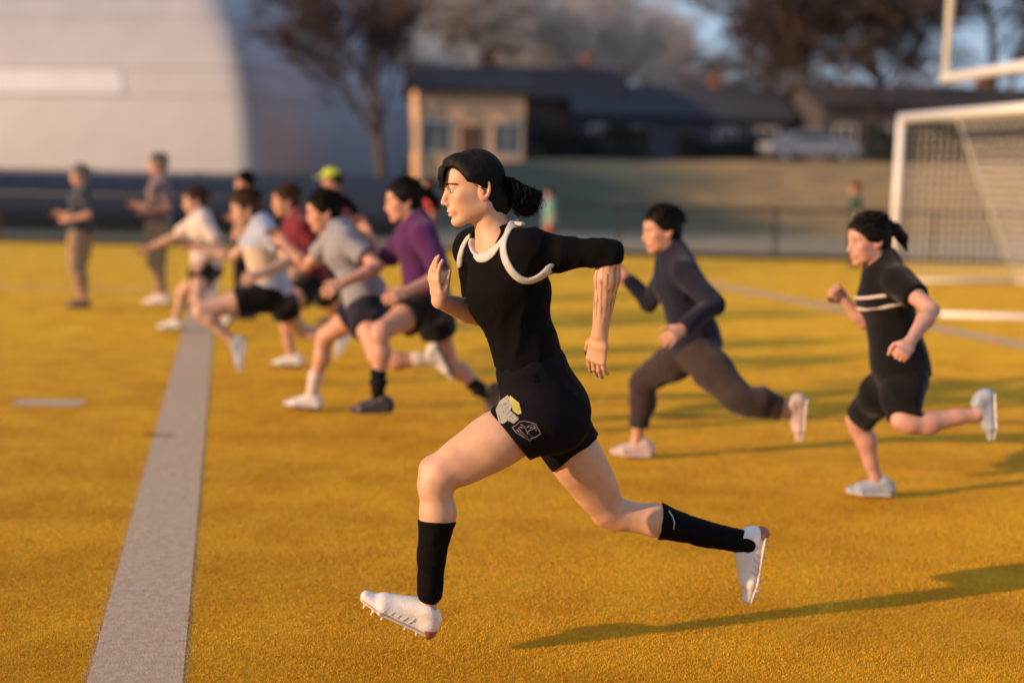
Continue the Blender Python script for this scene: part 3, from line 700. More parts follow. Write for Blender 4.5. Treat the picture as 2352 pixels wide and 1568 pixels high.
    lines([[k(630, 895), k(700, 860), k(745, 810), k(820, 798), k(985, 840), k(1020, 900), k(1070, 990), k(1000, 1040), k(930, 1060), k(900, 1100), k(800, 1040), k(700, 980), k(630, 895)],
           [k(850, 900), k(900, 870), k(960, 850), k(990, 900), k(930, 930), k(880, 950), k(860, 1000)], [k(720, 900), k(800, 990), k(890, 1070)], [k(700, 930), k(760, 990), k(840, 1060)],
           [k(740, 890), k(830, 900), k(850, 960), k(940, 1040)], [k(900, 900), k(950, 900), k(1010, 960)], [k(760, 850), k(830, 880)], [k(960, 870), k(1010, 930)]], DIM, .0014, 'animal_head_crest')
    # socks
    for kn, an, tops in ((kn_n, an_n, [(PW(1012, 1196, -.12), V(CU) * 1 + V(CR) * .05)]), (kn_f, an_f, [(PW(1520, 1190, .28), V(CR) * -1 + V(CU) * .12)])):
        f = Field(); b_ = nz(an - kn); bk = -nz(fwd - b_ * (fwd @ b_)); o = .006
        f.rc(kn + (an - kn) * .15 + bk * .012, kn + (an - kn) * .35 + bk * .014, .053 + o, .055 + o, .02, clip=tops); f.rc(kn + (an - kn) * .33 + bk * .014, kn + (an - kn) * .75, .055 + o, .037 + o, .02, clip=tops)
        f.rc(kn + (an - kn) * .7, an + b_ * .02, .038 + o, .036 + o, .015); wrinkle(f, .0012, 90, 8); v, q = f.mesh(.004); sk = mesh_obj('sock', v, q, SOCK, root, True)
        if kn is kn_f:
            mb = MB(); P = [hit(f, x, y, -.2) for x, y in ((1536, 1172), (1545, 1186), (1549, 1200), (1547, 1214))]; mb.tube([Vector(p - V((0, .001, 0))) for p in P], .0022, 6); mb.build('sock_mark', WHITE_TAPE, sk, True)
    LACE = fabric('grey_laces', (.45, .42, .40)); REDDISH = mat('brown_red_heel', (.30, .09, .05), .5, var=.1)
    for an, he, to, kn in ((an_n, he_n, to_n, kn_n), (an_f, he_f, to_f, kn_f)):
        s_ = shoe_parts(an, he, to, 1.0, kn - an, root, SHOE_W, SOLE_W, .0036, True, LACE)
        d, n, w = foot_frame(an, he, to); f = Field(); f.seg(he + d * .022 + n * .016, he + d * .035 + n * .040, w, .035, .030, .035, .031, .02, clip=[(he + d * .022, d * .8 - n * .6)])
        v, q = f.mesh(.004); mesh_obj('heel_counter', v, q, REDDISH, s_, True)
        mb = MB()
        for i in range(5): c_ = he + d * (.085 + .022 * i); mb.tube([Vector(c_ - w * (.037 + .002 * i) + n * .018 + d * .012), Vector(c_ - w * (.036 + .001 * i) + n * .035), Vector(c_ - w * .030 + n * (.052 - .003 * i) - d * .006)], .0013, 5)
        mb.build('side_stitching', LACE, s_, True)
    OFFS[0] = (0.0, 0.0, 0.0)
    return root
main_runner()

# ---- runners and bystanders behind -------------------------------
PALE_SK = (.50, .29, .20); RED_SK = (.52, .26, .17)
f_grey = fabric('grey_shirt_cloth', (.26, .25, .29)); f_blue = fabric('light_blue_grey_cloth', (.36, .38, .48)); f_cream = fabric('cream_bib_cloth', (.62, .47, .34)); f_purple = fabric('purple_cloth', (.075, .018, .085))
f_navy = fabric('navy_cloth', (.014, .014, .028)); f_black = fabric('black_cloth', (.006, .0055, .006)); f_brown = fabric('dark_brown_trouser_cloth', (.040, .028, .026)); f_maroon = fabric('maroon_cloth', (.16, .02, .03)); f_white = fabric('off_white_cloth', (.60, .50, .44))
f_mauve = fabric('mauve_grey_cloth', (.17, .13, .14)); f_slate = fabric('slate_blue_cloth', (.05, .055, .075)); f_red = fabric('red_cloth', (.26, .03, .03)); f_teal = fabric('teal_cloth', (.16, .32, .30)); f_green = fabric('dark_green_cloth', (.03, .07, .045)); f_neon = fabric('neon_yellow_cap_cloth', (.52, .62, .05)); f_tan = fabric('tan_cloth', (.30, .20, .12))
s_white = mat('pale_shoe', (.62, .58, .55), .5); s_dark = mat('dark_boot', (.03, .022, .03), .45); s_pink = mat('pinkish_shoe', (.52, .38, .34), .5); s_grey = mat('blue_grey_shoe', (.32, .35, .42), .5); sole_d = mat('dark_sole', (.05, .04, .04), .7)
GR = 'runners sprinting behind the one in front'; GB = 'people standing and jogging near the far fence'
def stripes(m, n=2):
    def fn(root, K):
        for i in range(n):
            c = K['chest'] + K['ax'] * (.02 - .05 * i); mb = MB()
            pts = [Vector(c + nz(K['ss']) * .178 * K['g'] * math.cos(a) + nz(np.cross(K['ss'], K['ax'])) * .134 * K['g'] * math.sin(a)) for a in np.linspace(0, 2 * math.pi, 40)]
            mb.tube(pts, .010, 6, False); mb.build('chest_stripe', m, root, True)
    return fn
def bib(root, K):
    f = Field(); o = .033; g = K['g']; f.seg(K['wst'] - K['ax'] * .10, K['chest'] + K['ax'] * .02, K['hv'], .135 * g + o, .095 * g + o, .150 * g + o, .108 * g + o, .03, clip=[(K['chest'], K['ax']), (K['wst'] - K['ax'] * .12, -K['ax'])])
    wrinkle(f, .004, 30, 2, K['ax']); v, q = f.mesh(.008); mesh_obj('bib', v, q, f_cream, root, True)
# far leading runner with one arm stretched forward
person('off white shirt runner farthest left, one arm stretched forward, above the yard line', 13.8, dict(head=(447, 462), neck=(462, 492), pelvis=(478, 608), sh_n=(466, 512, -.14), sh_f=(450, 510, .16),
    kn_n=(452, 690, -1), an_n=(512, 735, 0), toe_n=(508, 775), heel_n=(530, 740), kn_f=(418, 672, 1), an_f=(404, 738, 0), toe_f=(358, 755), heel_f=(408, 757),
    el_n=(505, 565, -1), wr_n=(468, 600, -1), el_f=(400, 545, 1), wr_f=(345, 568, 0)), skin=PALE_SK, hair='brown', shirt=f_white, shorts=f_black, shoe=s_white, sole=sole_d, h=.011, group=GR)
person('runner in cream bib over a pale blue shirt, folded knee hanging above the yard line', 9.4, air=True, J=dict(head=(563, 478), neck=(598, 512), pelvis=(628, 668), sh_n=(612, 540, -.16), sh_f=(590, 536, .15),
    kn_n=(455, 716, -1), an_n=(530, 778, 0), toe_n=(556, 858), heel_n=(566, 785), kn_f=(690, 762, 1), an_f=(782, 768, 0), toe_f=(775, 828), heel_f=(806, 775),
    el_n=(668, 600, -1), wr_n=(600, 628, -1), el_f=(535, 592, 1), wr_f=(462, 570, 0)), skin=PALE_SK, hair='brown', shirt=f_blue, shorts=f_black, shoe=s_grey, sole=s_white, h=.0085, group=GR, headpitch=.3, extra=bib, sleeve=.55)
person('grey shirted runner in navy shorts and white socks, between bib wearer and purple top', 9.0, dict(head=(742, 486), neck=(775, 522), pelvis=(848, 690), sh_n=(795, 552, -.16), sh_f=(765, 548, .16),
    kn_n=(868, 822, -1), an_n=(1000, 826, 0), toe_n=(1050, 872), heel_n=(1020, 812), kn_f=(745, 775, 1), an_f=(716, 905, 0), toe_f=(648, 932), heel_f=(722, 940),
    el_n=(868, 612, -1), wr_n=(790, 650, -1), el_f=(705, 610, 1), wr_f=(655, 560, 0)), skin=RED_SK, hair='black', shirt=f_grey, shorts=f_navy, shoe=s_white, sole=sole_d, h=.0085, group=GR, ponytail=True, headpitch=.2, socks=(f_white, .3), sleeve=.6)
person('runner in a purple top and black shorts just left of the front runner, dark boots', 8.7, dict(head=(925, 462), neck=(955, 502), pelvis=(985, 690), sh_n=(975, 538, -.16), sh_f=(940, 532, .16),
    kn_n=(872, 762, -1), an_n=(868, 905, 0), toe_n=(800, 948), heel_n=(884, 948), kn_f=(1030, 835, 1), an_f=(1115, 905, 0), toe_f=(1128, 975), heel_f=(1150, 915),
    el_n=(1015, 635, -1), wr_n=(935, 668, -1), el_f=(885, 600, 1), wr_f=(848, 540, 0)), skin=RED_SK, hair='black', shirt=f_purple, shorts=f_black, shoe=s_dark, sole=sole_d, h=.0085, group=GR, ponytail=True, socks=(f_black, .22), sleeve=.9)
person('runner in a navy top and dark trousers right of the front runner', 7.75, dict(head=(1518, 530), neck=(1545, 578), pelvis=(1602, 790), sh_n=(1572, 622, -.16), sh_f=(1545, 615, .16),
    kn_n=(1700, 918, -1), an_n=(1822, 945, 0), toe_n=(1842, 1020), heel_n=(1852, 938), kn_f=(1478, 875, 1), an_f=(1462, 1012, 0), toe_f=(1398, 1042), heel_f=(1476, 1048),
    el_n=(1640, 700, -1), wr_n=(1570, 752, -1), el_f=(1490, 695, 1), wr_f=(1440, 640, 0)), skin=RED_SK, hair='black', shirt=f_navy, shorts=f_brown, leg_cover=1.75, shoe=s_pink, sole=s_white, h=.0085, g=.96, group=GR, sleeve=1.9)
person('rightmost runner in a black shirt with pale chest stripes, bare shin trailing', 6.7, dict(head=(1992, 552), neck=(2025, 598), pelvis=(2072, 850), sh_n=(2062, 645, -.16), sh_f=(2020, 640, .16),
    kn_n=(2075, 972, -.5), an_n=(2245, 952, 0), toe_n=(2285, 1015), heel_n=(2285, 935), kn_f=(1968, 968, 1), an_f=(2012, 1098, 0), toe_f=(1938, 1132), heel_f=(2028, 1138),
    el_n=(2140, 712, -1), wr_n=(2090, 785, -1), el_f=(1985, 740, 1), wr_f=(1940, 690, 0)), skin=(.50, .26, .19), hair='black', shirt=f_black, shorts=f_black, leg_cover=.9, shoe=s_grey, sole=s_white, h=.0072, g=.93, group=GR, ponytail=True, sleeve=.55, fist=(True, True), extra=stripes(f_white))
person('runner in a maroon top partly hidden between the cream bib and the grey shirt', 11.0, dict(head=(655, 462), neck=(680, 494), pelvis=(722, 640), sh_n=(695, 520, -.16), sh_f=(672, 516, .16),
    kn_n=(650, 720, -1), an_n=(668, 810, 0), toe_n=(622, 838), heel_n=(680, 842), kn_f=(775, 725, 1), an_f=(870, 745, 0), toe_f=(885, 795), heel_f=(890, 738),
    el_n=(745, 590, -1), wr_n=(690, 620, -1), el_f=(640, 575, 1), wr_f=(600, 545, 0)), skin=RED_SK, hair='brown', shirt=f_maroon, shorts=f_black, shoe=s_white, sole=sole_d, h=.01, group=GR, sleeve=.5)
# bystanders
def bystander(label, px, top, D, ht, hands, **kw):
    pp = 3000 / D; hor = 391 + (px - 1176) * .021; foot = hor + CAM_H * pp; s = ht / 1.75; Z = lambda z: foot - z * s * pp
    X = lambda m_: px + m_ * s * pp
    fc = kw.pop('facing', -1)
    J = dict(head=(X(.02 * fc), Z(1.63)), neck=(X(-.02 * fc), Z(1.47)), pelvis=(px, Z(.95)), sh_n=(X(-.04 * fc), Z(1.40), -.18), sh_f=(X(.0), Z(1.40), .18), kn_n=(X(.06 * fc), Z(.50), -1), an_n=(X(-.06 * fc), Z(.09), 0), toe_n=(X(.14 * fc), Z(.02)), heel_n=(X(-.10 * fc), Z(.02)),
             kn_f=(X(.0), Z(.50), 1), an_f=(X(.0), Z(.09), 0), toe_f=(X(.20 * fc), Z(.02)), heel_f=(X(-.04 * fc), Z(.02)))
    if hands == 'forward': J.update(el_n=(X(-.10 * fc), Z(1.14), -1), wr_n=(X(.14 * fc), Z(1.10), 0), el_f=(X(-.02 * fc), Z(1.14), 1), wr_f=(X(.22 * fc), Z(1.16), 0))
    elif hands == 'bent': J.update(el_n=(X(-.16 * fc), Z(1.15), -1), wr_n=(X(.04 * fc), Z(1.05), 0), el_f=(X(-.1 * fc), Z(1.13), 1), wr_f=(X(.12 * fc), Z(1.2), 0))
    else: J.update(el_n=(X(-.05 * fc), Z(1.11), -1), wr_n=(X(.02 * fc), Z(.86), 0), el_f=(X(.02 * fc), Z(1.11), 1), wr_f=(X(.06 * fc), Z(.86), 0))
    return person(label, D, J, g=s, h=.012, group=GB, facing=fc, **kw)
bystander('person in a slate blue top holding a forearm out, leftmost of all', 185, 0, 14.0, 1.53, 'forward', skin=RED_SK, hair='grey', shirt=f_slate, shorts=f_tan, leg_cover=1.8, shoe=s_dark)
bystander('tall person in a mauve grey top, second from the left edge', 365, 0, 14.5, 1.67, 'forward', skin=RED_SK, hair='grey', shirt=f_mauve, shorts=f_tan, leg_cover=1.8, shoe=s_white)
bystander('person with a neon yellow cap and red top behind the sprinting group', 765, 0, 13.0, 1.56, 'bent', skin=RED_SK, hair='black', shirt=f_maroon, shorts=f_black, leg_cover=1.8, shoe=s_dark, cap=f_neon)
bystander('dark haired person in a brown top between the tall one and the neon cap', 565, 0, 13.2, 1.50, 'bent', skin=RED_SK, hair='black', shirt=f_tan, shorts=f_black, leg_cover=1.8, shoe=s_dark)
bystander('person in a red top just left of the front runner\'s face', 985, 0, 19.5, 1.42, 'down', skin=RED_SK, hair='black', shirt=f_red, shorts=f_black, leg_cover=1.7, shoe=s_dark)
bystander('person in a teal top behind the front runner\'s ponytail', 1262, 0, 22.0, 1.27, 'down', skin=RED_SK, hair='brown', shirt=f_teal, shorts=f_red, leg_cover=.8, shoe=s_dark, headyaw=.9)
bystander('person in a dark green top behind the rightmost runner\'s head', 1965, 0, 23.0, 1.48, 'down', skin=RED_SK, hair='brown', shirt=f_green, shorts=f_black, leg_cover=1.7, shoe=s_dark)

# ------------------------------------------------------------------ the field and the ground around it
def struct(o): o['kind'] = 'structure'; return o
def sheet(name, pts, z, m): return struct(mesh_obj(name, [(p[0], p[1], z) for p in pts], [tuple(range(len(pts)))], m))
EDGE_A = ground(1430, 588); EDGE_B = ground(0, 556); ed = (EDGE_A - EDGE_B).normalized()
def edge(x): return EDGE_B.y + (x - EDGE_B.x) * ed.y / ed.x
ylA = ground(310, 1568); ylB = ground(443, 830); yl = (ylB - ylA).normalized()
LINES = []                                     # (a, b, width) painted on the turf
LINES.append((ylA - yl * 2.5, ylA + yl * 21.5, .31))
hm_ = ground(112, 926); LINES.append((hm_ - Vector((.22, 0, 0)), hm_ + Vector((.22, .02, 0)), .24))
LINES.append((ground(-600, 648), ground(1100, 683), .14))
LINES.append((ground(1500, 626), ground(2600, 842), .30))
TURF = (.70, .385, .022); TURF2 = (.50, .245, .014)
def turf_mat():
    m = mat('yellow_turf', TURF, .85, var=.10, vscale=3, bump=.4, bscale=320, spec=.15, col2=TURF2)
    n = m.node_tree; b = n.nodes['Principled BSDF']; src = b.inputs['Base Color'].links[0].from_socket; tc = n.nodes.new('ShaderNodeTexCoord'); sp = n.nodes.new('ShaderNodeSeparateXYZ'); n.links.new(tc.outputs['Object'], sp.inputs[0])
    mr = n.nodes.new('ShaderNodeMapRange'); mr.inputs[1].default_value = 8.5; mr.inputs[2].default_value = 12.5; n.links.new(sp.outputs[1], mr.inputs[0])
    mx = n.nodes.new('ShaderNodeMix'); mx.data_type = 'RGBA'; mx.blend_type = 'MULTIPLY'; mx.inputs[7].default_value = (1.16, 1.24, 1.1, 1); mx.clamp_result = False; n.links.new(mr.outputs[0], mx.inputs[0]); n.links.new(src, mx.inputs[6]); n.links.new(mx.outputs[2], b.inputs['Base Color'])  # light and shade painted in: turf colour brightens with depth
    return m
W0 = 60
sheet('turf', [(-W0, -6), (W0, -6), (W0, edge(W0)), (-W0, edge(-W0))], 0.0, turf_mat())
LINE_M = mat('worn_white_line_paint', (.50, .38, .27), .85, var=.15, vscale=30, bump=.6, bscale=200, spec=.2)
names = ['yard_line', 'hash_mark', 'sideline', 'penalty_line']
for (a, b, w), nm in zip(LINES, names):
    d = (b - a).normalized(); n = Vector((-d.y, d.x, 0)) * w * .46; sheet(nm, [a - n, b - n, b + n, a + n], .004, LINE_M)
sa = ground(1500, 956); sb = ground(2600, 976); n = Vector((0, .022, 0)); sheet('dark_turf_line', [sa - n, sb - n, sb + n, sa + n], .004, mat('dark_line', (.03, .022, .012), .9))  # thin dark strip laid across the turf
sa = ground(330, 1001); sb = ground(400, 1003); n = Vector((0, .014, 0)); sheet('dark_turf_line', [sa - n, sb - n, sb + n, sa + n], .008, MATS['dark_line'])
# synthetic fibres: about evenly dense in the picture, finer close by
def fibres():
    N = 900000; px = nr.uniform(-420, 2770, N); py = 600 + (1720 - 600) * nr.rand(N) ** .9
    d = np.array(CF)[None] + np.array(CR)[None] * ((px - CX) / F_PX)[:, None] - np.array(CU)[None] * ((py - CY) / F_PX)[:, None]
    P = d * (-CAM_H / d[:, 2])[:, None]; P = P[:, :2]; dist = P[:, 1]; keep = (dist < edge(P[:, 0]) - .1) & (dist > 2.8); P = P[keep]; dist = dist[keep]; N = len(P)
    w = .0010 * np.maximum(1, dist / 4.5); hgt = nr.uniform(.004, .009, N) * (1 + .03 * dist); a = nr.uniform(0, 6.283, N); lean = nr.uniform(.1, .9, N) * hgt; la = nr.uniform(0, 6.283, N)
    v = np.zeros((N, 3, 3)); v[:, 0, 0] = P[:, 0] - np.cos(a) * w; v[:, 0, 1] = P[:, 1] - np.sin(a) * w; v[:, 1, 0] = P[:, 0] + np.cos(a) * w; v[:, 1, 1] = P[:, 1] + np.sin(a) * w
    v[:, 2, 0] = P[:, 0] + np.cos(la) * lean; v[:, 2, 1] = P[:, 1] + np.sin(la) * lean; v[:, 2, 2] = hgt
    patch = .5 + .5 * np.sin(P[:, 0] * 2.1 + 1.3 * np.sin(P[:, 1] * 1.7)) * np.sin(P[:, 1] * 2.3 + .8 * np.sin(P[:, 0] * .6)); patch = np.clip(patch + .35 * np.sin(P[:, 1] * 7 + 1.2 * np.sin(P[:, 0] * .8)), 0, 1)
    col = np.array(TURF) * (1 - patch[:, None] * .8) + np.array(TURF2) * patch[:, None] * .8; col = col * nr.uniform(.93, 1.07, (N, 1)); col[:, 1] *= nr.uniform(.95, 1.06, N)
    fr = np.clip((dist - 8.5) / 4, 0, 1)[:, None]; col = col * (1 + fr * np.array((.16, .24, .10)))  # far fibres get the same painted-in brightness
    for a_, b_, wd in LINES:
        dd = np.array((b_ - a_).to_2d()); L = np.linalg.norm(dd); dd /= L; q = P - np.array((a_.x, a_.y)); t = q @ dd; s = np.abs(q @ np.array((-dd[1], dd[0])))
        on = (t > 0) & (t < L) & (s < wd / 2 + nr.normal(0, .010, N)) & (nr.rand(N) < .93); col[on] = np.array((.56, .43, .32)) * nr.uniform(.75, 1.15, (on.sum(), 1))
    me = bpy.data.meshes.new('turf_fibres'); me.vertices.add(3 * N); me.loops.add(3 * N); me.polygons.add(N)
    me.vertices.foreach_set('co', v.astype(np.float32).ravel()); me.loops.foreach_set('vertex_index', np.arange(3 * N, dtype=np.int32))
    me.polygons.foreach_set('loop_start', np.arange(0, 3 * N, 3, dtype=np.int32)); me.update(calc_edges=True)
    ca = me.color_attributes.new('Col', 'FLOAT_COLOR', 'POINT'); ca.data.foreach_set('color', np.hstack([np.repeat(col, 3, 0), np.ones((3 * N, 1))]).astype(np.float32).ravel())
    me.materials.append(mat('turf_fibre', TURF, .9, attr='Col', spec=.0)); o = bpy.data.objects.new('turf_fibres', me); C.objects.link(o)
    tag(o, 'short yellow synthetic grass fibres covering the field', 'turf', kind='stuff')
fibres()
# land beyond the field
def crest(x, y):
    t = min(max((y - 35) / 25, 0), 1); t = t * t * (3 - 2 * t); s = min(max((x + 8 - (y - 35) * .05) / 7, 0), 1); s = s * s * (3 - 2 * s)
    return t * s * (2.05 + .012 * max(0, x)) + (.12 * math.sin(x * .5) * math.sin(y * .31) * t)
nx, ny = 90, 60; xs_ = [-60 + 1.6 * i for i in range(nx)]; ys_ = [34 + (j / 30) * 30 if j < 30 else 64 + (j - 30) ** 1.5 * 2.0 for j in range(ny)]
struct(mesh_obj('hill', [(x, y, crest(x, y) - .012 * (j == 0)) for x in xs_ for j, y in enumerate(ys_)], [(i * ny + j, (i + 1) * ny + j, (i + 1) * ny + j + 1, i * ny + j + 1) for i in range(nx - 1) for j in range(ny - 1)],
    mat('winter_grass', (.05, .05, .03), .95, var=.35, vscale=.9, bump=.6, bscale=8, attr='Col'), None, True,
    np.array([np.array((.045, .052, .026)) * (1 - w_) + np.array((.30, .18, .06)) * w_ for x in xs_ for y in ys_ for w_ in [min(max((x - 3.0 - (y - 34) * .10 + 1.2 * math.sin(y * .6)) / 5, 0), 1)]])))  # sunlit gold at right and shaded green at left painted into the grass
sheet('ground', [(-700, -60), (700, -60), (700, 900), (-700, 900)], -.03, mat('dry_ground', (.16, .14, .075), .95, var=.3, vscale=.4))
sheet('path', [(-W0, edge(-W0)), (W0, edge(W0)), (W0, 34.6), (-W0, 34.6)], -.006, mat('tan_path', (.36, .27, .165), .95, var=.2, vscale=1.5, bump=.5, bscale=30, col2=(.20, .175, .11)))

# ------------------------------------------------------------------ fences
BLK = mat('black_coated_steel', (.012, .012, .013), .45); DARKP = mat('black_board', (.014, .012, .011), .7, var=.2)
def wire_mat():
    m = bpy.data.materials.new('chain_link'); m.use_nodes = True; n = m.node_tree; b = n.nodes['Principled BSDF']; b.inputs['Base Color'].default_value = (.015, .015, .016, 1)
    tc = n.nodes.new('ShaderNodeTexCoord'); out = n.nodes['Material Output']; mx = n.nodes.new('ShaderNodeMixShader'); tr = n.nodes.new('ShaderNodeBsdfTransparent'); fac = []
    for s in (1, -1):
        vm = n.nodes.new('ShaderNodeVectorMath'); vm.operation = 'DOT_PRODUCT'; vm.inputs[1].default_value = (12, 0, 12 * s); n.links.new(tc.outputs['Object'], vm.inputs[0])
        fr = n.nodes.new('ShaderNodeMath'); fr.operation = 'FRACT'; n.links.new(vm.outputs['Value'], fr.inputs[0]); lt = n.nodes.new('ShaderNodeMath'); lt.operation = 'LESS_THAN'; lt.inputs[1].default_value = .07; n.links.new(fr.outputs[0], lt.inputs[0]); fac.append(lt)
    mm = n.nodes.new('ShaderNodeMath'); mm.operation = 'MAXIMUM'; n.links.new(fac[0].outputs[0], mm.inputs[0]); n.links.new(fac[1].outputs[0], mm.inputs[1])
    n.links.new(mm.outputs[0], mx.inputs[0]); n.links.new(tr.outputs[0], mx.inputs[1]); n.links.new(b.outputs[0], mx.inputs[2]); n.links.new(mx.outputs[0], out.inputs[0]); return m
ang = math.atan2(ed.y, ed.x); fx0 = -22.0; fence = empty('chain_link_fence', (fx0, edge(fx0) + .12, 0), ang)
tag(fence, 'low black chain link fence along the far edge of the yellow field', 'fence')
LEN = 48; HF = .94
m = MB(); m.tube([(0, 0, HF), (LEN, 0, HF)], .030, 8); m.build('top_rail', BLK, fence, True)
m = MB(); m.box((LEN / 2, -.02, .05), (LEN, .05, .10)); m.build('bottom_board', DARKP, fence)
m = MB(); m.box((LEN / 2, .035, HF / 2), (LEN, .004, HF - .05)); m.build('wire_mesh', wire_mat(), fence)
pm = MB(); pm.tube([(0, .07, 0), (0, .07, HF + .03)], .030, 8); pm.tube([(0, .07, HF + .03), (0, .07, HF + .06)], [.032, .008], 8)
for i in range(17):
    p = pm.build('post', BLK, fence) if i == 0 else p0.copy()
    if i == 0: p0 = p
    else: C.objects.link(p); p.parent = fence
    p.location = (i * 3.0, 0, 0)
# windscreen fence before the dome
wf = empty('windscreen_fence', (-24, 30.0, 0), math.radians(-.6)); tag(wf, 'slate coloured cloth windscreen fence with a black kickboard in front of the white dome', 'fence')
WL = at(925, 500, 30).x + 24
v = []; f = []; nn = 160
for i in range(nn + 1):
    x = WL * i / nn; b = .02 * math.sin(i * .9) + .012 * math.sin(i * 2.3 + 1)
    for j in range(5): v.append((x, b * math.sin(j / 4 * math.pi), .36 + .96 * j / 4))
f = [(i * 5 + j, (i + 1) * 5 + j, (i + 1) * 5 + j + 1, i * 5 + j + 1) for i in range(nn) for j in range(4)]
cl = mesh_obj('cloth', v, f, mat('slate_cloth', (.085, .090, .115), .9, var=.12, vscale=4, bump=.3, bscale=200), wf, True); sm = cl.modifiers.new('thickness', 'SOLIDIFY'); sm.thickness = .006
m = MB(); m.box((WL / 2, -.03, .18), (WL, .06, .36)); m.build('kickboard', DARKP, wf)
m = MB(); m.tube([(0, .03, 1.36), (WL, .03, 1.36)], .022, 8); m.build('top_rail', BLK, wf, True)
for i in range(int(WL / 2.4) + 1):
    m = MB(); m.tube([(i * 2.4, .05, 0), (i * 2.4, .05, 1.42)], .03, 8); m.build('post', BLK, wf, True)

# ------------------------------------------------------------------ white air dome
def dome():
    n1 = np.array((-.25, -.968)); n2 = np.array((.968, -.25)); c0 = at(590, 450, 62); c0 = np.array((c0.x, c0.y))
    d1 = np.array((-.968, .25)); d2 = np.array((.25, .968)); L1, L2, Hh = 62, 27, 15.5
    base = (float(c0[0]), float(c0[1]), 0.0); root = empty('air_dome', base); tag(root, 'huge white air supported sports dome, sunlit front and blue shaded end', 'dome'); OFFS[0] = base
    def ring(z):
        t = min(z / Hh, .9999); k = 1 - (1 - t ** 2.5) ** .5; i1 = 13 * k; i2 = 17 * k; r = .5 + 5 * k
        a0, a1, b0, b1 = i2, L1 - i2, i1, L2 - i1; r = min(r, (b1 - b0) / 2 - .01, (a1 - a0) / 2 - .01); pts = []
        for (ca, cb, s0) in ((a0 + r, b0 + r, 180), (a1 - r, b0 + r, 270), (a1 - r, b1 - r, 0), (a0 + r, b1 - r, 90)):
            for q in range(9):
                th = math.radians(s0 + q * 90 / 8); pts.append(c0 + d1 * (ca + r * math.cos(th)) + d2 * (cb + r * math.sin(th)))
            # subdivide long sides with gentle panel pillowing handled by cables
        return pts
    zs = [0, .6, 1.6, 2.6, 3.6, 4.6, 5.4, 6.0, 6.8, 7.6, 8.5, 9.4, 10.3, 11.2, 12, 12.8, 13.5, 14.1, 14.6, 15, 15.3, 15.45]
    v = []; f = []
    for z in zs:
        P = ring(z); R2 = []
        for i in range(len(P)):
            a, b = P[i], P[(i + 1) % len(P)]; L = np.linalg.norm(b - a); n = max(1, int(L / 1.0))
            for j in range(n if L > 1.5 else 1): R2.append(a + (b - a) * j / (n if L > 1.5 else 1))
        # resample to a fixed count
        Q = np.array(P + [P[0]]); s = np.r_[0, np.cumsum(np.linalg.norm(np.diff(Q, axis=0), axis=1))]; ss = np.linspace(0, s[-1], 241)[:-1]
        for x in ss: v.append((np.interp(x, s, Q[:, 0]), np.interp(x, s, Q[:, 1]), z))
    n = 240
    for j in range(len(zs) - 1):
        for i in range(n): f.append((j * n + i, j * n + (i + 1) % n, (j + 1) * n + (i + 1) % n, (j + 1) * n + i))
    f.append(tuple((len(zs) - 1) * n + i for i in range(n)))
    m = mat('white_dome_membrane', (.35, .35, .385), .55, var=.05, vscale=.5, bump=.12, bscale=1.5)
    shell = mesh_obj('membrane', v, f, m, root, True)
    for z, w in ((4.75, .05), (6.1, .05), (8.6, .04), (11.4, .04)):
        P = ring(z); c = np.mean(P, 0); mb = MB(); pts = [(p[0] + (p[0] - c[0]) / np.linalg.norm(p - c) * .03, p[1] + (p[1] - c[1]) / np.linalg.norm(p - c) * .03, z) for p in P]; mb.tube(pts + [pts[0]], w * .5, 5, False); mb.build('cable', mat('grey_cable', (.28, .26, .26), .6), shell)
    P = ring(5.4); m2 = mat('bluish_white_band', (.44, .46, .53), .5, var=.03, vscale=1)
    lo_, hi_ = ring(4.85), ring(6.0); a, b = 9, 17
    mb = MB(); o_ = n1 * .02
    q = [(*(lo_[17] + o_), 4.85), (*(lo_[8] + (lo_[9 + 0] - lo_[8]) * .30 + o_), 4.85), (*(hi_[8] + (hi_[9] - hi_[8]) * .30 + o_), 6.0), (*(hi_[17] + o_), 6.0)]
    q = [(*(lo_[9] + o_), 4.85), (*(lo_[8] + (lo_[9] - lo_[8]) * .10 + o_), 4.85), (*(hi_[8] + (hi_[9] - hi_[8]) * .10 + o_), 6.0), (*(hi_[9] + o_), 6.0)]
    pv, pf = prism(q, (float(n1[0]) * .05, float(n1[1]) * .05, 0)); mesh_obj('band', pv, pf, m2, shell)
    mb = MB(); P = ring(.3); mb.tube([(p[0], p[1], .3) for p in P] + [(P[0][0], P[0][1], .3)], .35, 6, False); mb.build('ground_beam', mat('grey_concrete', (.30, .29, .28), .9, var=.15), root)
    OFFS[0] = (0.0, 0.0, 0.0)
dome()

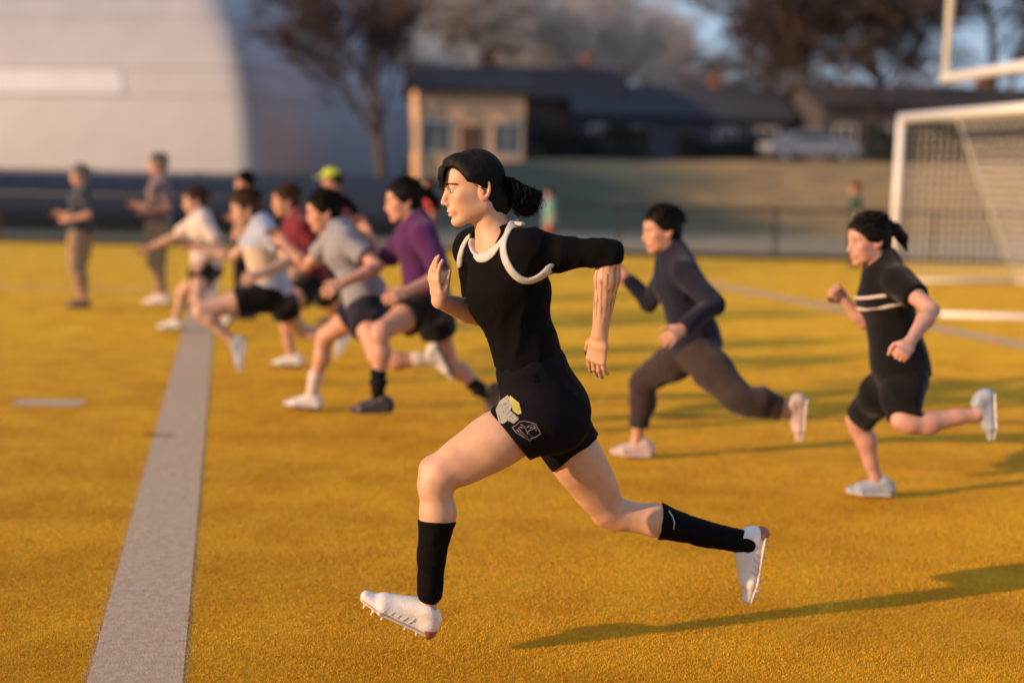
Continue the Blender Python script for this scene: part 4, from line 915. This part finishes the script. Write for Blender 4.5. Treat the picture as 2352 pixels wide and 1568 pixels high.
# ------------------------------------------------------------------ goals
WHT = mat('white_powder_coat', (.78, .76, .72), .35, var=.03, vscale=30, coat=.2)
def tpt(px, py, Y): return at(px, py, Y)
def football_goal():
    a = at(2172, 184, 19.6); a.z = 3.05; b2 = at(2352, 163, 17.2); d = Vector((b2.x - a.x, b2.y - a.y, 0)).normalized(); b = a + d * 7.1; base = (a.x, a.y, 0); root = empty('gridiron_goal_post', base); OFFS[0] = base
    tag(root, 'tall white goal post with crossbar and uprights above the netted goal', 'goal post')
    m = MB(); m.tube([a - d * .10, a - d * .06, b + d * .06, b + d * .10], [.04, .075, .075, .04], 14); m.build('crossbar', WHT, root, True)
    for p in (a, b):
        m = MB(); m.tube([p, p + Vector((0, 0, 6.1)), p + Vector((0, 0, 6.15))], [.055, .055, .02], 12); u = m.build('upright', WHT, root, True)
    c = (a + b) / 2; e = Vector((1.6, .5, 0)); m = MB(); m.tube([Vector((c.x, c.y, 0)) + e, Vector((c.x, c.y, 2.2)) + e, Vector((c.x, c.y, 2.75)) + e * .75, Vector((c.x, c.y, 3.0)) + e * .3, c], .085, 12); m.build('gooseneck_post', WHT, root, True)
    OFFS[0] = (0.0, 0.0, 0.0)
football_goal()
def soccer_goal():
    a = at(2070, 282, 19.8); b2 = at(2352, 255, 16.4); d = Vector((b2.x - a.x, b2.y - a.y, 0)).normalized(); a = Vector((a.x, a.y, 0)); L = 7.3; Hg = 2.47; b = a + d * L; back = Vector((-d.y, d.x, 0)); back = back if back.x > 0 else -back
    root = empty('netted_goal', tuple(a)); tag(root, 'white framed soccer goal with a pale net standing at the right of the field', 'goal'); OFFS[0] = tuple(a); U = Vector((0, 0, 1))
    m = MB(); m.tube([a + U * Hg, b + U * Hg], .07, 14); m.build('crossbar', WHT, root, True)
    for p in (a, b):
        m = MB(); m.tube([p, p + U * (Hg + .05)], .06, 14); m.build('post', WHT, root, True)
        m = MB(); m.tube([p + U * .04, p + back * 2.0 + U * .04], .03, 8); m.tube([p + U * Hg, p + back * .9 + U * Hg, p + back * 2.0 + U * .04], .022, 8); m.build('side_frame', WHT, root, True)
    m = MB(); m.tube([a + back * 2 + U * .04, b + back * 2 + U * .04], .03, 8); m.build('rear_bar', WHT, root, True)
    m = MB(); g = .12; r = .0050
    n = int(L / g)
    for i in range(n + 1):
        p = a + d * (L * i / n); m.tube([p + U * Hg, p + back * .9 + U * Hg, p + back * 2 + U * .04], r, 3, False)
    for k in range(8): q = back * (.9 * k / 8) + U * Hg; m.tube([a + q, b + q], r, 3, False)
    for k in range(22): t = k / 22; q = back * (.9 + 1.1 * t) + U * (Hg + (.04 - Hg) * t); m.tube([a + q, b + q], r, 3, False)
    for p in (a, b):
        for k in range(17):
            x = 2.0 * k / 17; zt = Hg if x < .9 else Hg + (.04 - Hg) * (x - .9) / 1.1; m.tube([p + back * x + U * .04, p + back * x + U * zt], r, 3, False)
        for k in range(20):
            z = .04 + (Hg - .04) * k / 20; xm = .9 + 1.1 * (Hg - z) / (Hg - .04); m.tube([p + U * z, p + back * xm + U * z], r, 3, False)
    m.build('net', mat('pale_net_cord', (.74, .70, .64), .8), root)
    OFFS[0] = (0.0, 0.0, 0.0)
soccer_goal()
def pole_on_turf():
    a = ground(2148, 729); b = ground(2560, 742); a.z = b.z = .035; d = (b - a).normalized(); OFFS[0] = (a.x, a.y, 0)
    root = empty('corner_pole', (a.x, a.y, 0)); tag(root, 'white pole lying flat on the yellow turf at the right', 'pole')
    m = MB(); m.tube([a, b], .034, 12); m.build('pole', WHT, root, True)
    for p in (a, b): m = MB(); m.tube([p - d * .03, p + d * .03], .037, 12); m.build('end_cap', MATS['grey_cable'], root, True)
    OFFS[0] = (0.0, 0.0, 0.0)
pole_on_turf()

# ------------------------------------------------------------------ buildings on the ridge
GLASS = mat('dark_window_glass', (.02, .025, .035), .08, spec=.8)
def wall_mat(n, c): return mat(n, c, .9, var=.12, vscale=2.2, bump=.4, bscale=14)
def house(label, x, y, z, w, d, hw, hr, rz, wallm, roofm, trimm, nwin=3, floors=1, chimney=True, gable_x=True, name='house'):
    root = empty(name, (x, y, z), rz); tag(root, label, 'house')
    m = MB(); m.box((0, 0, hw / 2 - .6), (w, d, hw + 1.2)); 
    if gable_x: m.add([(-w / 2, -d / 2, hw), (-w / 2, d / 2, hw), (-w / 2, 0, hw + hr), (w / 2, -d / 2, hw), (w / 2, d / 2, hw), (w / 2, 0, hw + hr)], [(0, 1, 2), (3, 5, 4), (0, 3, 4, 1), (0, 2, 5, 3), (1, 4, 5, 2)])
    else: m.add([(-w / 2, -d / 2, hw), (w / 2, -d / 2, hw), (0, -d / 2, hw + hr), (-w / 2, d / 2, hw), (w / 2, d / 2, hw), (0, d / 2, hw + hr)], [(0, 2, 1), (3, 4, 5), (0, 1, 4, 3), (0, 3, 5, 2), (1, 2, 5, 4)])
    m.build('wall', wallm, root)
    m = MB(); t = .18; e = .45
    for s in (-1, 1):
        if gable_x:
            sl = hr / (d / 2); p = [(-w / 2 - e, 0, hw + hr + .02), (-w / 2 - e, s * (d / 2 + e), hw - sl * e + .02), (w / 2 + e, s * (d / 2 + e), hw - sl * e + .02), (w / 2 + e, 0, hw + hr + .02)]
        else:
            sl = hr / (w / 2); p = [(0, -d / 2 - e, hw + hr + .02), (s * (w / 2 + e), -d / 2 - e, hw - sl * e + .02), (s * (w / 2 + e), d / 2 + e, hw - sl * e + .02), (0, d / 2 + e, hw + hr + .02)]
        pv, pf = prism(p, (0, 0, t)); m.add(pv, pf)
    roof = m.build('roof', roofm, root)
    if chimney: m = MB(); m.box((w * .22, d * .1, hw + hr * .9), (.7, .7, hr + .8)); m.box((w * .22, d * .1, hw + hr * 1.35 + .42), (.85, .85, .12)); m.build('chimney', wall_mat('brick', (.20, .09, .06)), roof)
    for fl in range(floors):
        for i in range(nwin):
            if fl == 0 and i == nwin // 2 and nwin > 1:
                m = MB(); m.box((-w / 2 + w * (i + .5) / nwin, -d / 2 - .03, 1.05), (1.0, .08, 2.1)); dr = m.build('door', mat('brown_door', (.10, .05, .03), .5), root); m = MB(); m.box((-w / 2 + w * (i + .5) / nwin + .38, -d / 2 - .1, 1.0), (.05, .06, .12)); m.build('handle', BLK, dr); continue
            cx = -w / 2 + w * (i + .5) / nwin; cz = 1.5 + fl * 2.7
            m = MB(); m.box((cx, -d / 2 - .02, cz), (1.15, .06, 1.35)); wn_ = m.build('window', GLASS, root)
            m = MB()
            for dx in (-.62, 0, .62): m.box((cx + dx, -d / 2 - .06, cz), (.08, .06, 1.5))
            for dz in (-.72, .72): m.box((cx, -d / 2 - .065, cz + dz), (1.3, .07, .09))
            m.build('frame', trimm, wn_)
    for s in (-1, 1):
        m = MB(); m.box((s * (w / 2 + .02), 0, 1.6), (.06, 1.1, 1.3)); wn_ = m.build('window', GLASS, root)
        m = MB(); 
        for dy in (-.6, .6): m.box((s * (w / 2 + .06), dy, 1.6), (.07, .08, 1.45))
        m.build('frame', trimm, wn_)
    return root
TRIM = mat('pale_trim', (.55, .52, .47), .6); RD = mat('dark_shingle', (.035, .030, .032), .9, var=.25, vscale=6, bump=.5, bscale=30); RN = mat('navy_shingle', (.03, .032, .045), .9, var=.25, vscale=6, bump=.5, bscale=30)
p = at(1063, 300, 61); house('tan walled house with a dark roof, seen above the runner in front', p.x, 64, 1.5, 4.9, 6, 3.7, 1.1, math.radians(8), wall_mat('tan_siding', (.66, .41, .24)), RD, TRIM, 3, 1)
p = at(1250, 300, 86); house('dark brown brick house right beside the tan walled house', p.x + .6, 88, 2.0, 9, 8, 4.2, 2.0, math.radians(-4), wall_mat('brown_brick', (.09, .05, .04)), RD, TRIM, 4, 1)
p = at(1560, 330, 82); house('long low navy house in the middle of the ridge', p.x, 86, 2.2, 13, 9, 2.9, 1.9, math.radians(3), wall_mat('navy_siding', (.06, .06, .075)), RN, TRIM, 5, 1)
p = at(2080, 330, 82); house('low house with a pale eave behind the goal', p.x + 2, 84, 2.4, 17, 9, 3.4, 1.4, math.radians(6), wall_mat('dark_siding', (.055, .050, .055)), RD, TRIM, 6, 1)
p = at(905, 330, 84); house('small red brick house behind the brown tree', p.x - 1.0, 90, 1.6, 6, 8, 3.6, 2.2, math.radians(10), wall_mat('red_brick', (.17, .07, .05)), RD, TRIM, 2, 1)
# added unseen hall left of the frame; placed to shade the hillside
house('added unseen brick hall standing left of the field', -48, 24, 0, 10, 24, 11.5, 2.5, math.radians(0), MATS['brown_brick'], RD, TRIM, 3, 3, False, False, 'blocker')

# ------------------------------------------------------------------ parked car on the ridge road
def car(label, px, Y, z, rz, paint, group=None):
    p = at(px, 330, Y); root = empty('parked_car', (p.x, Y, z), rz); tag(root, label, 'car')
    prof = [(-2.25, .35), (-2.25, .75), (-2.1, .92), (-1.35, 1.0), (-.75, 1.42), (.55, 1.45), (1.25, 1.02), (2.1, .9), (2.25, .7), (2.25, .35), (1.85, .25), (-1.85, .25)]
    pv, pf = prism([(x, -.85, z_) for x, z_ in prof], (0, 1.7, 0)); b = mesh_obj('body', pv, pf, paint, root); bv = b.modifiers.new('bevel', 'BEVEL'); bv.width = .08; bv.segments = 3
    for s in (-1, 1):
        q = [(-1.22, s * .86, 1.02), (-.72, s * .86, 1.36), (.50, s * .86, 1.38), (1.10, s * .86, 1.03)]; pv, pf = prism(q, (0, s * .012, 0)); mesh_obj('side_window', pv, pf, GLASS, root)
        m = MB(); m.box((-.1, s * .885, .8), (.18, .03, .04)); m.build('door_handle', BLK, root)
        for x in (-2.24, 2.24): m = MB(); m.box((x, s * .6, .72), (.06, .3, .14)); m.build('headlight' if x < 0 else 'tail_light', mat('lamp_glass', (.6, .6, .6), .1) if x < 0 else mat('red_lamp', (.4, .02, .02), .2), root)
        for x in (-1.4, 1.4):
            m = MB(); m.tube([(x, s * .68, .32), (x, s * .88, .32)], .32, 18); w = m.build('wheel', mat('tyre', (.02, .02, .02), .8), root, False); m = MB(); m.tube([(x, s * .87, .32), (x, s * .895, .32)], .19, 14); m.build('rim', mat('rim_metal', (.5, .5, .5), .3, metal=.8), w)
    pv, pf = prism([(-1.33, -.7, 1.035), (-.80, -.62, 1.41), (-.80, .62, 1.41), (-1.33, .7, 1.035)], (-.02, 0, .012)); mesh_obj('windscreen', pv, pf, GLASS, root)
car('pale silver car parked on the ridge behind the hill, left of the goal', 1860, 63, crest(14, 63) + .02, math.radians(4), mat('silver_paint', (.20, .22, .27), .3, metal=.3, coat=.5))

# ------------------------------------------------------------------ bare winter trees
def tree(label, px, Y, H, spread, bark, twigm, seed, group='bare trees along the ridge', levels=5, z=None, tw=1.0, kids=4):
    r = random.Random(seed); p = at(px, 300, Y); z = (crest(p.x, Y) if z is None else z) - .1; root = empty('tree', (p.x, Y, z)); tag(root, label, 'tree', group)
    trunk, twigs = MB(), MB()
    def limb(a, d, L, ra, lev):
        n = 3; pts = [a]; rad = [ra]; dd = d.copy()
        for i in range(n):
            dd = (dd + Vector((r.gauss(0, .16), r.gauss(0, .16), r.gauss(.05, .1)))).normalized(); pts.append(pts[-1] + dd * L / n); rad.append(ra * (1 - .55 * (i + 1) / n))
        (trunk if lev < 2 else twigs).tube(pts, rad, 6 if lev < 2 else 3, False)
        if lev >= levels: return
        for q in range(kids + (lev == 0) * 3 + (lev > 2) * 1):
            t = r.uniform(.35, 1.0) if lev else r.uniform(.30, 1.0); i = min(int(t * n), n - 1); b = pts[i].lerp(pts[i + 1], t * n - i)
            perp = Vector((r.gauss(0, 1), r.gauss(0, 1), r.gauss(0, .5))).normalized(); nd = (dd * r.uniform(.5, 1.0) + perp * spread * r.uniform(.6, 1.2)).normalized()
            limb(b, nd, L * r.uniform(.48, .72), max(ra * (1 - .5 * t) * r.uniform(.42, .6), .013 * tw), lev + 1)
    limb(Vector((0, 0, 0)), Vector((0, 0, 1)), H * .55, H * .020, 0)
    trunk.build('trunk', bark, root, True); twigs.build('crown', twigm, root)
    return root
BK1 = mat('grey_bark', (.16, .14, .13), .9, var=.25, vscale=3); TW1 = mat('grey_twigs', (.42, .39, .38), .9); BK2 = mat('brown_bark', (.09, .06, .045), .9, var=.25, vscale=3); TW2 = mat('reddish_brown_twigs', (.065, .042, .036), .9)
TW3 = mat('dark_twigs', (.032, .025, .026), .9)
proto = []
specs = [(885, 60, 14, .40, BK2, TW2, 'brown bare tree standing before the right end of the dome', 1.4, .0), (1010, 104, 19, .9, BK1, TW1, 'tall grey bare tree behind the tan walled house', 1.6, None), (1190, 118, 20, .9, BK1, TW1, 'grey bare tree above the dark brown brick house', 1.8, None),
         (1370, 108, 16, 1.0, BK1, TW1, 'grey bare tree just right of the dark brown brick house', 1.6, None), (1540, 120, 15.5, 1.0, BK1, TW1, 'grey bare tree behind the long low navy house', 1.8, None), (1690, 104, 10.5, 1.0, BK1, TW1, 'shorter grey bare tree left of the reddish brown tree', 1.5, None),
         (1905, 84, 19, .95, BK2, TW2, 'dense reddish brown tree left of the goal post', 2.6, None), (2030, 92, 21, .95, BK2, TW3, 'dark dense tree directly behind the goal post upright', 2.8, None), (2290, 88, 20, .95, BK2, TW3, 'dark dense tree right of the goal post upright', 2.6, None),
         (900, 94, 18, .9, BK2, TW2, 'brown bare tree behind the small red brick house', 1.6, None), (1100, 140, 22, .9, BK1, TW1, 'farthest grey bare tree above the tan walled house', 2.2, None), (1460, 146, 18, .9, BK1, TW1, 'farthest grey bare tree above the long low navy house', 2.2, None), (1800, 96, 15, .95, BK2, TW3, 'dark bare tree above the parked silver car', 2.0, None)]
for i, (px, Y, H, sp, bk, tw_, lab, tk, z_) in enumerate(specs): tree(lab, px, Y, H, sp, bk, tw_, 30 + i, tw=tk, z=z_, kids=5)
# evergreen hedges along the ridge
def hedge(label, px0, px1, Y, H, seed):
    r = np.random.RandomState(seed); a = at(px0, 330, Y); b = at(px1, 330, Y); z = crest((a.x + b.x) / 2, Y) - .1; root = empty('hedge', (a.x, Y, z)); tag(root, label, 'hedge')
    L = b.x - a.x; n = int(9000 * L / 8); x = r.uniform(0, L, n); u = r.uniform(0, 1, n); top = H * (.8 + .13 * np.sin(x * 1.3 + seed) + .08 * np.sin(x * 3.1)); P = np.stack([x, r.uniform(-.7, .7, n), u ** .7 * top], 1) + r.normal(0, .06, (n, 3)); P[:, 2] = np.abs(P[:, 2])
    d1 = r.normal(0, 1, (n, 3)); d1 /= np.linalg.norm(d1, axis=1)[:, None]; d2 = np.cross(d1, r.normal(0, 1, (n, 3))); d2 /= np.linalg.norm(d2, axis=1)[:, None]; s = r.uniform(.05, .11, (n, 1))
    v = np.stack([P - d1 * s, P + d2 * s * .5, P + d1 * s, P - d2 * s * .5], 1).reshape(-1, 3); f = np.arange(4 * n).reshape(-1, 4)
    mesh_obj('foliage', v, f, mat('dark_evergreen', (.022, .028, .020), .8), root)
    m = MB()
    for i in range(int(L / 1.1) + 1): xx = min(i * 1.1 + .3, L - .1); m.tube([(xx, 0, 0), (xx + .1, .05, H * .5), (xx, -.05, H * .8)], [.06, .04, .015], 6)
    m.build('stems', BK2, root)
hedge('dark evergreen hedge below the dark brown brick house', 1200, 1500, 66, 2.0, 1)
hedge('dark evergreen hedge between the navy house and the silver car', 1560, 1760, 68, 1.8, 2)
hedge('dark evergreen hedge behind the netted goal', 1990, 2500, 70, 2.6, 3)
hedge('dark evergreen hedge at the foot of the tan walled house', 935, 1130, 66, 1.5, 4)
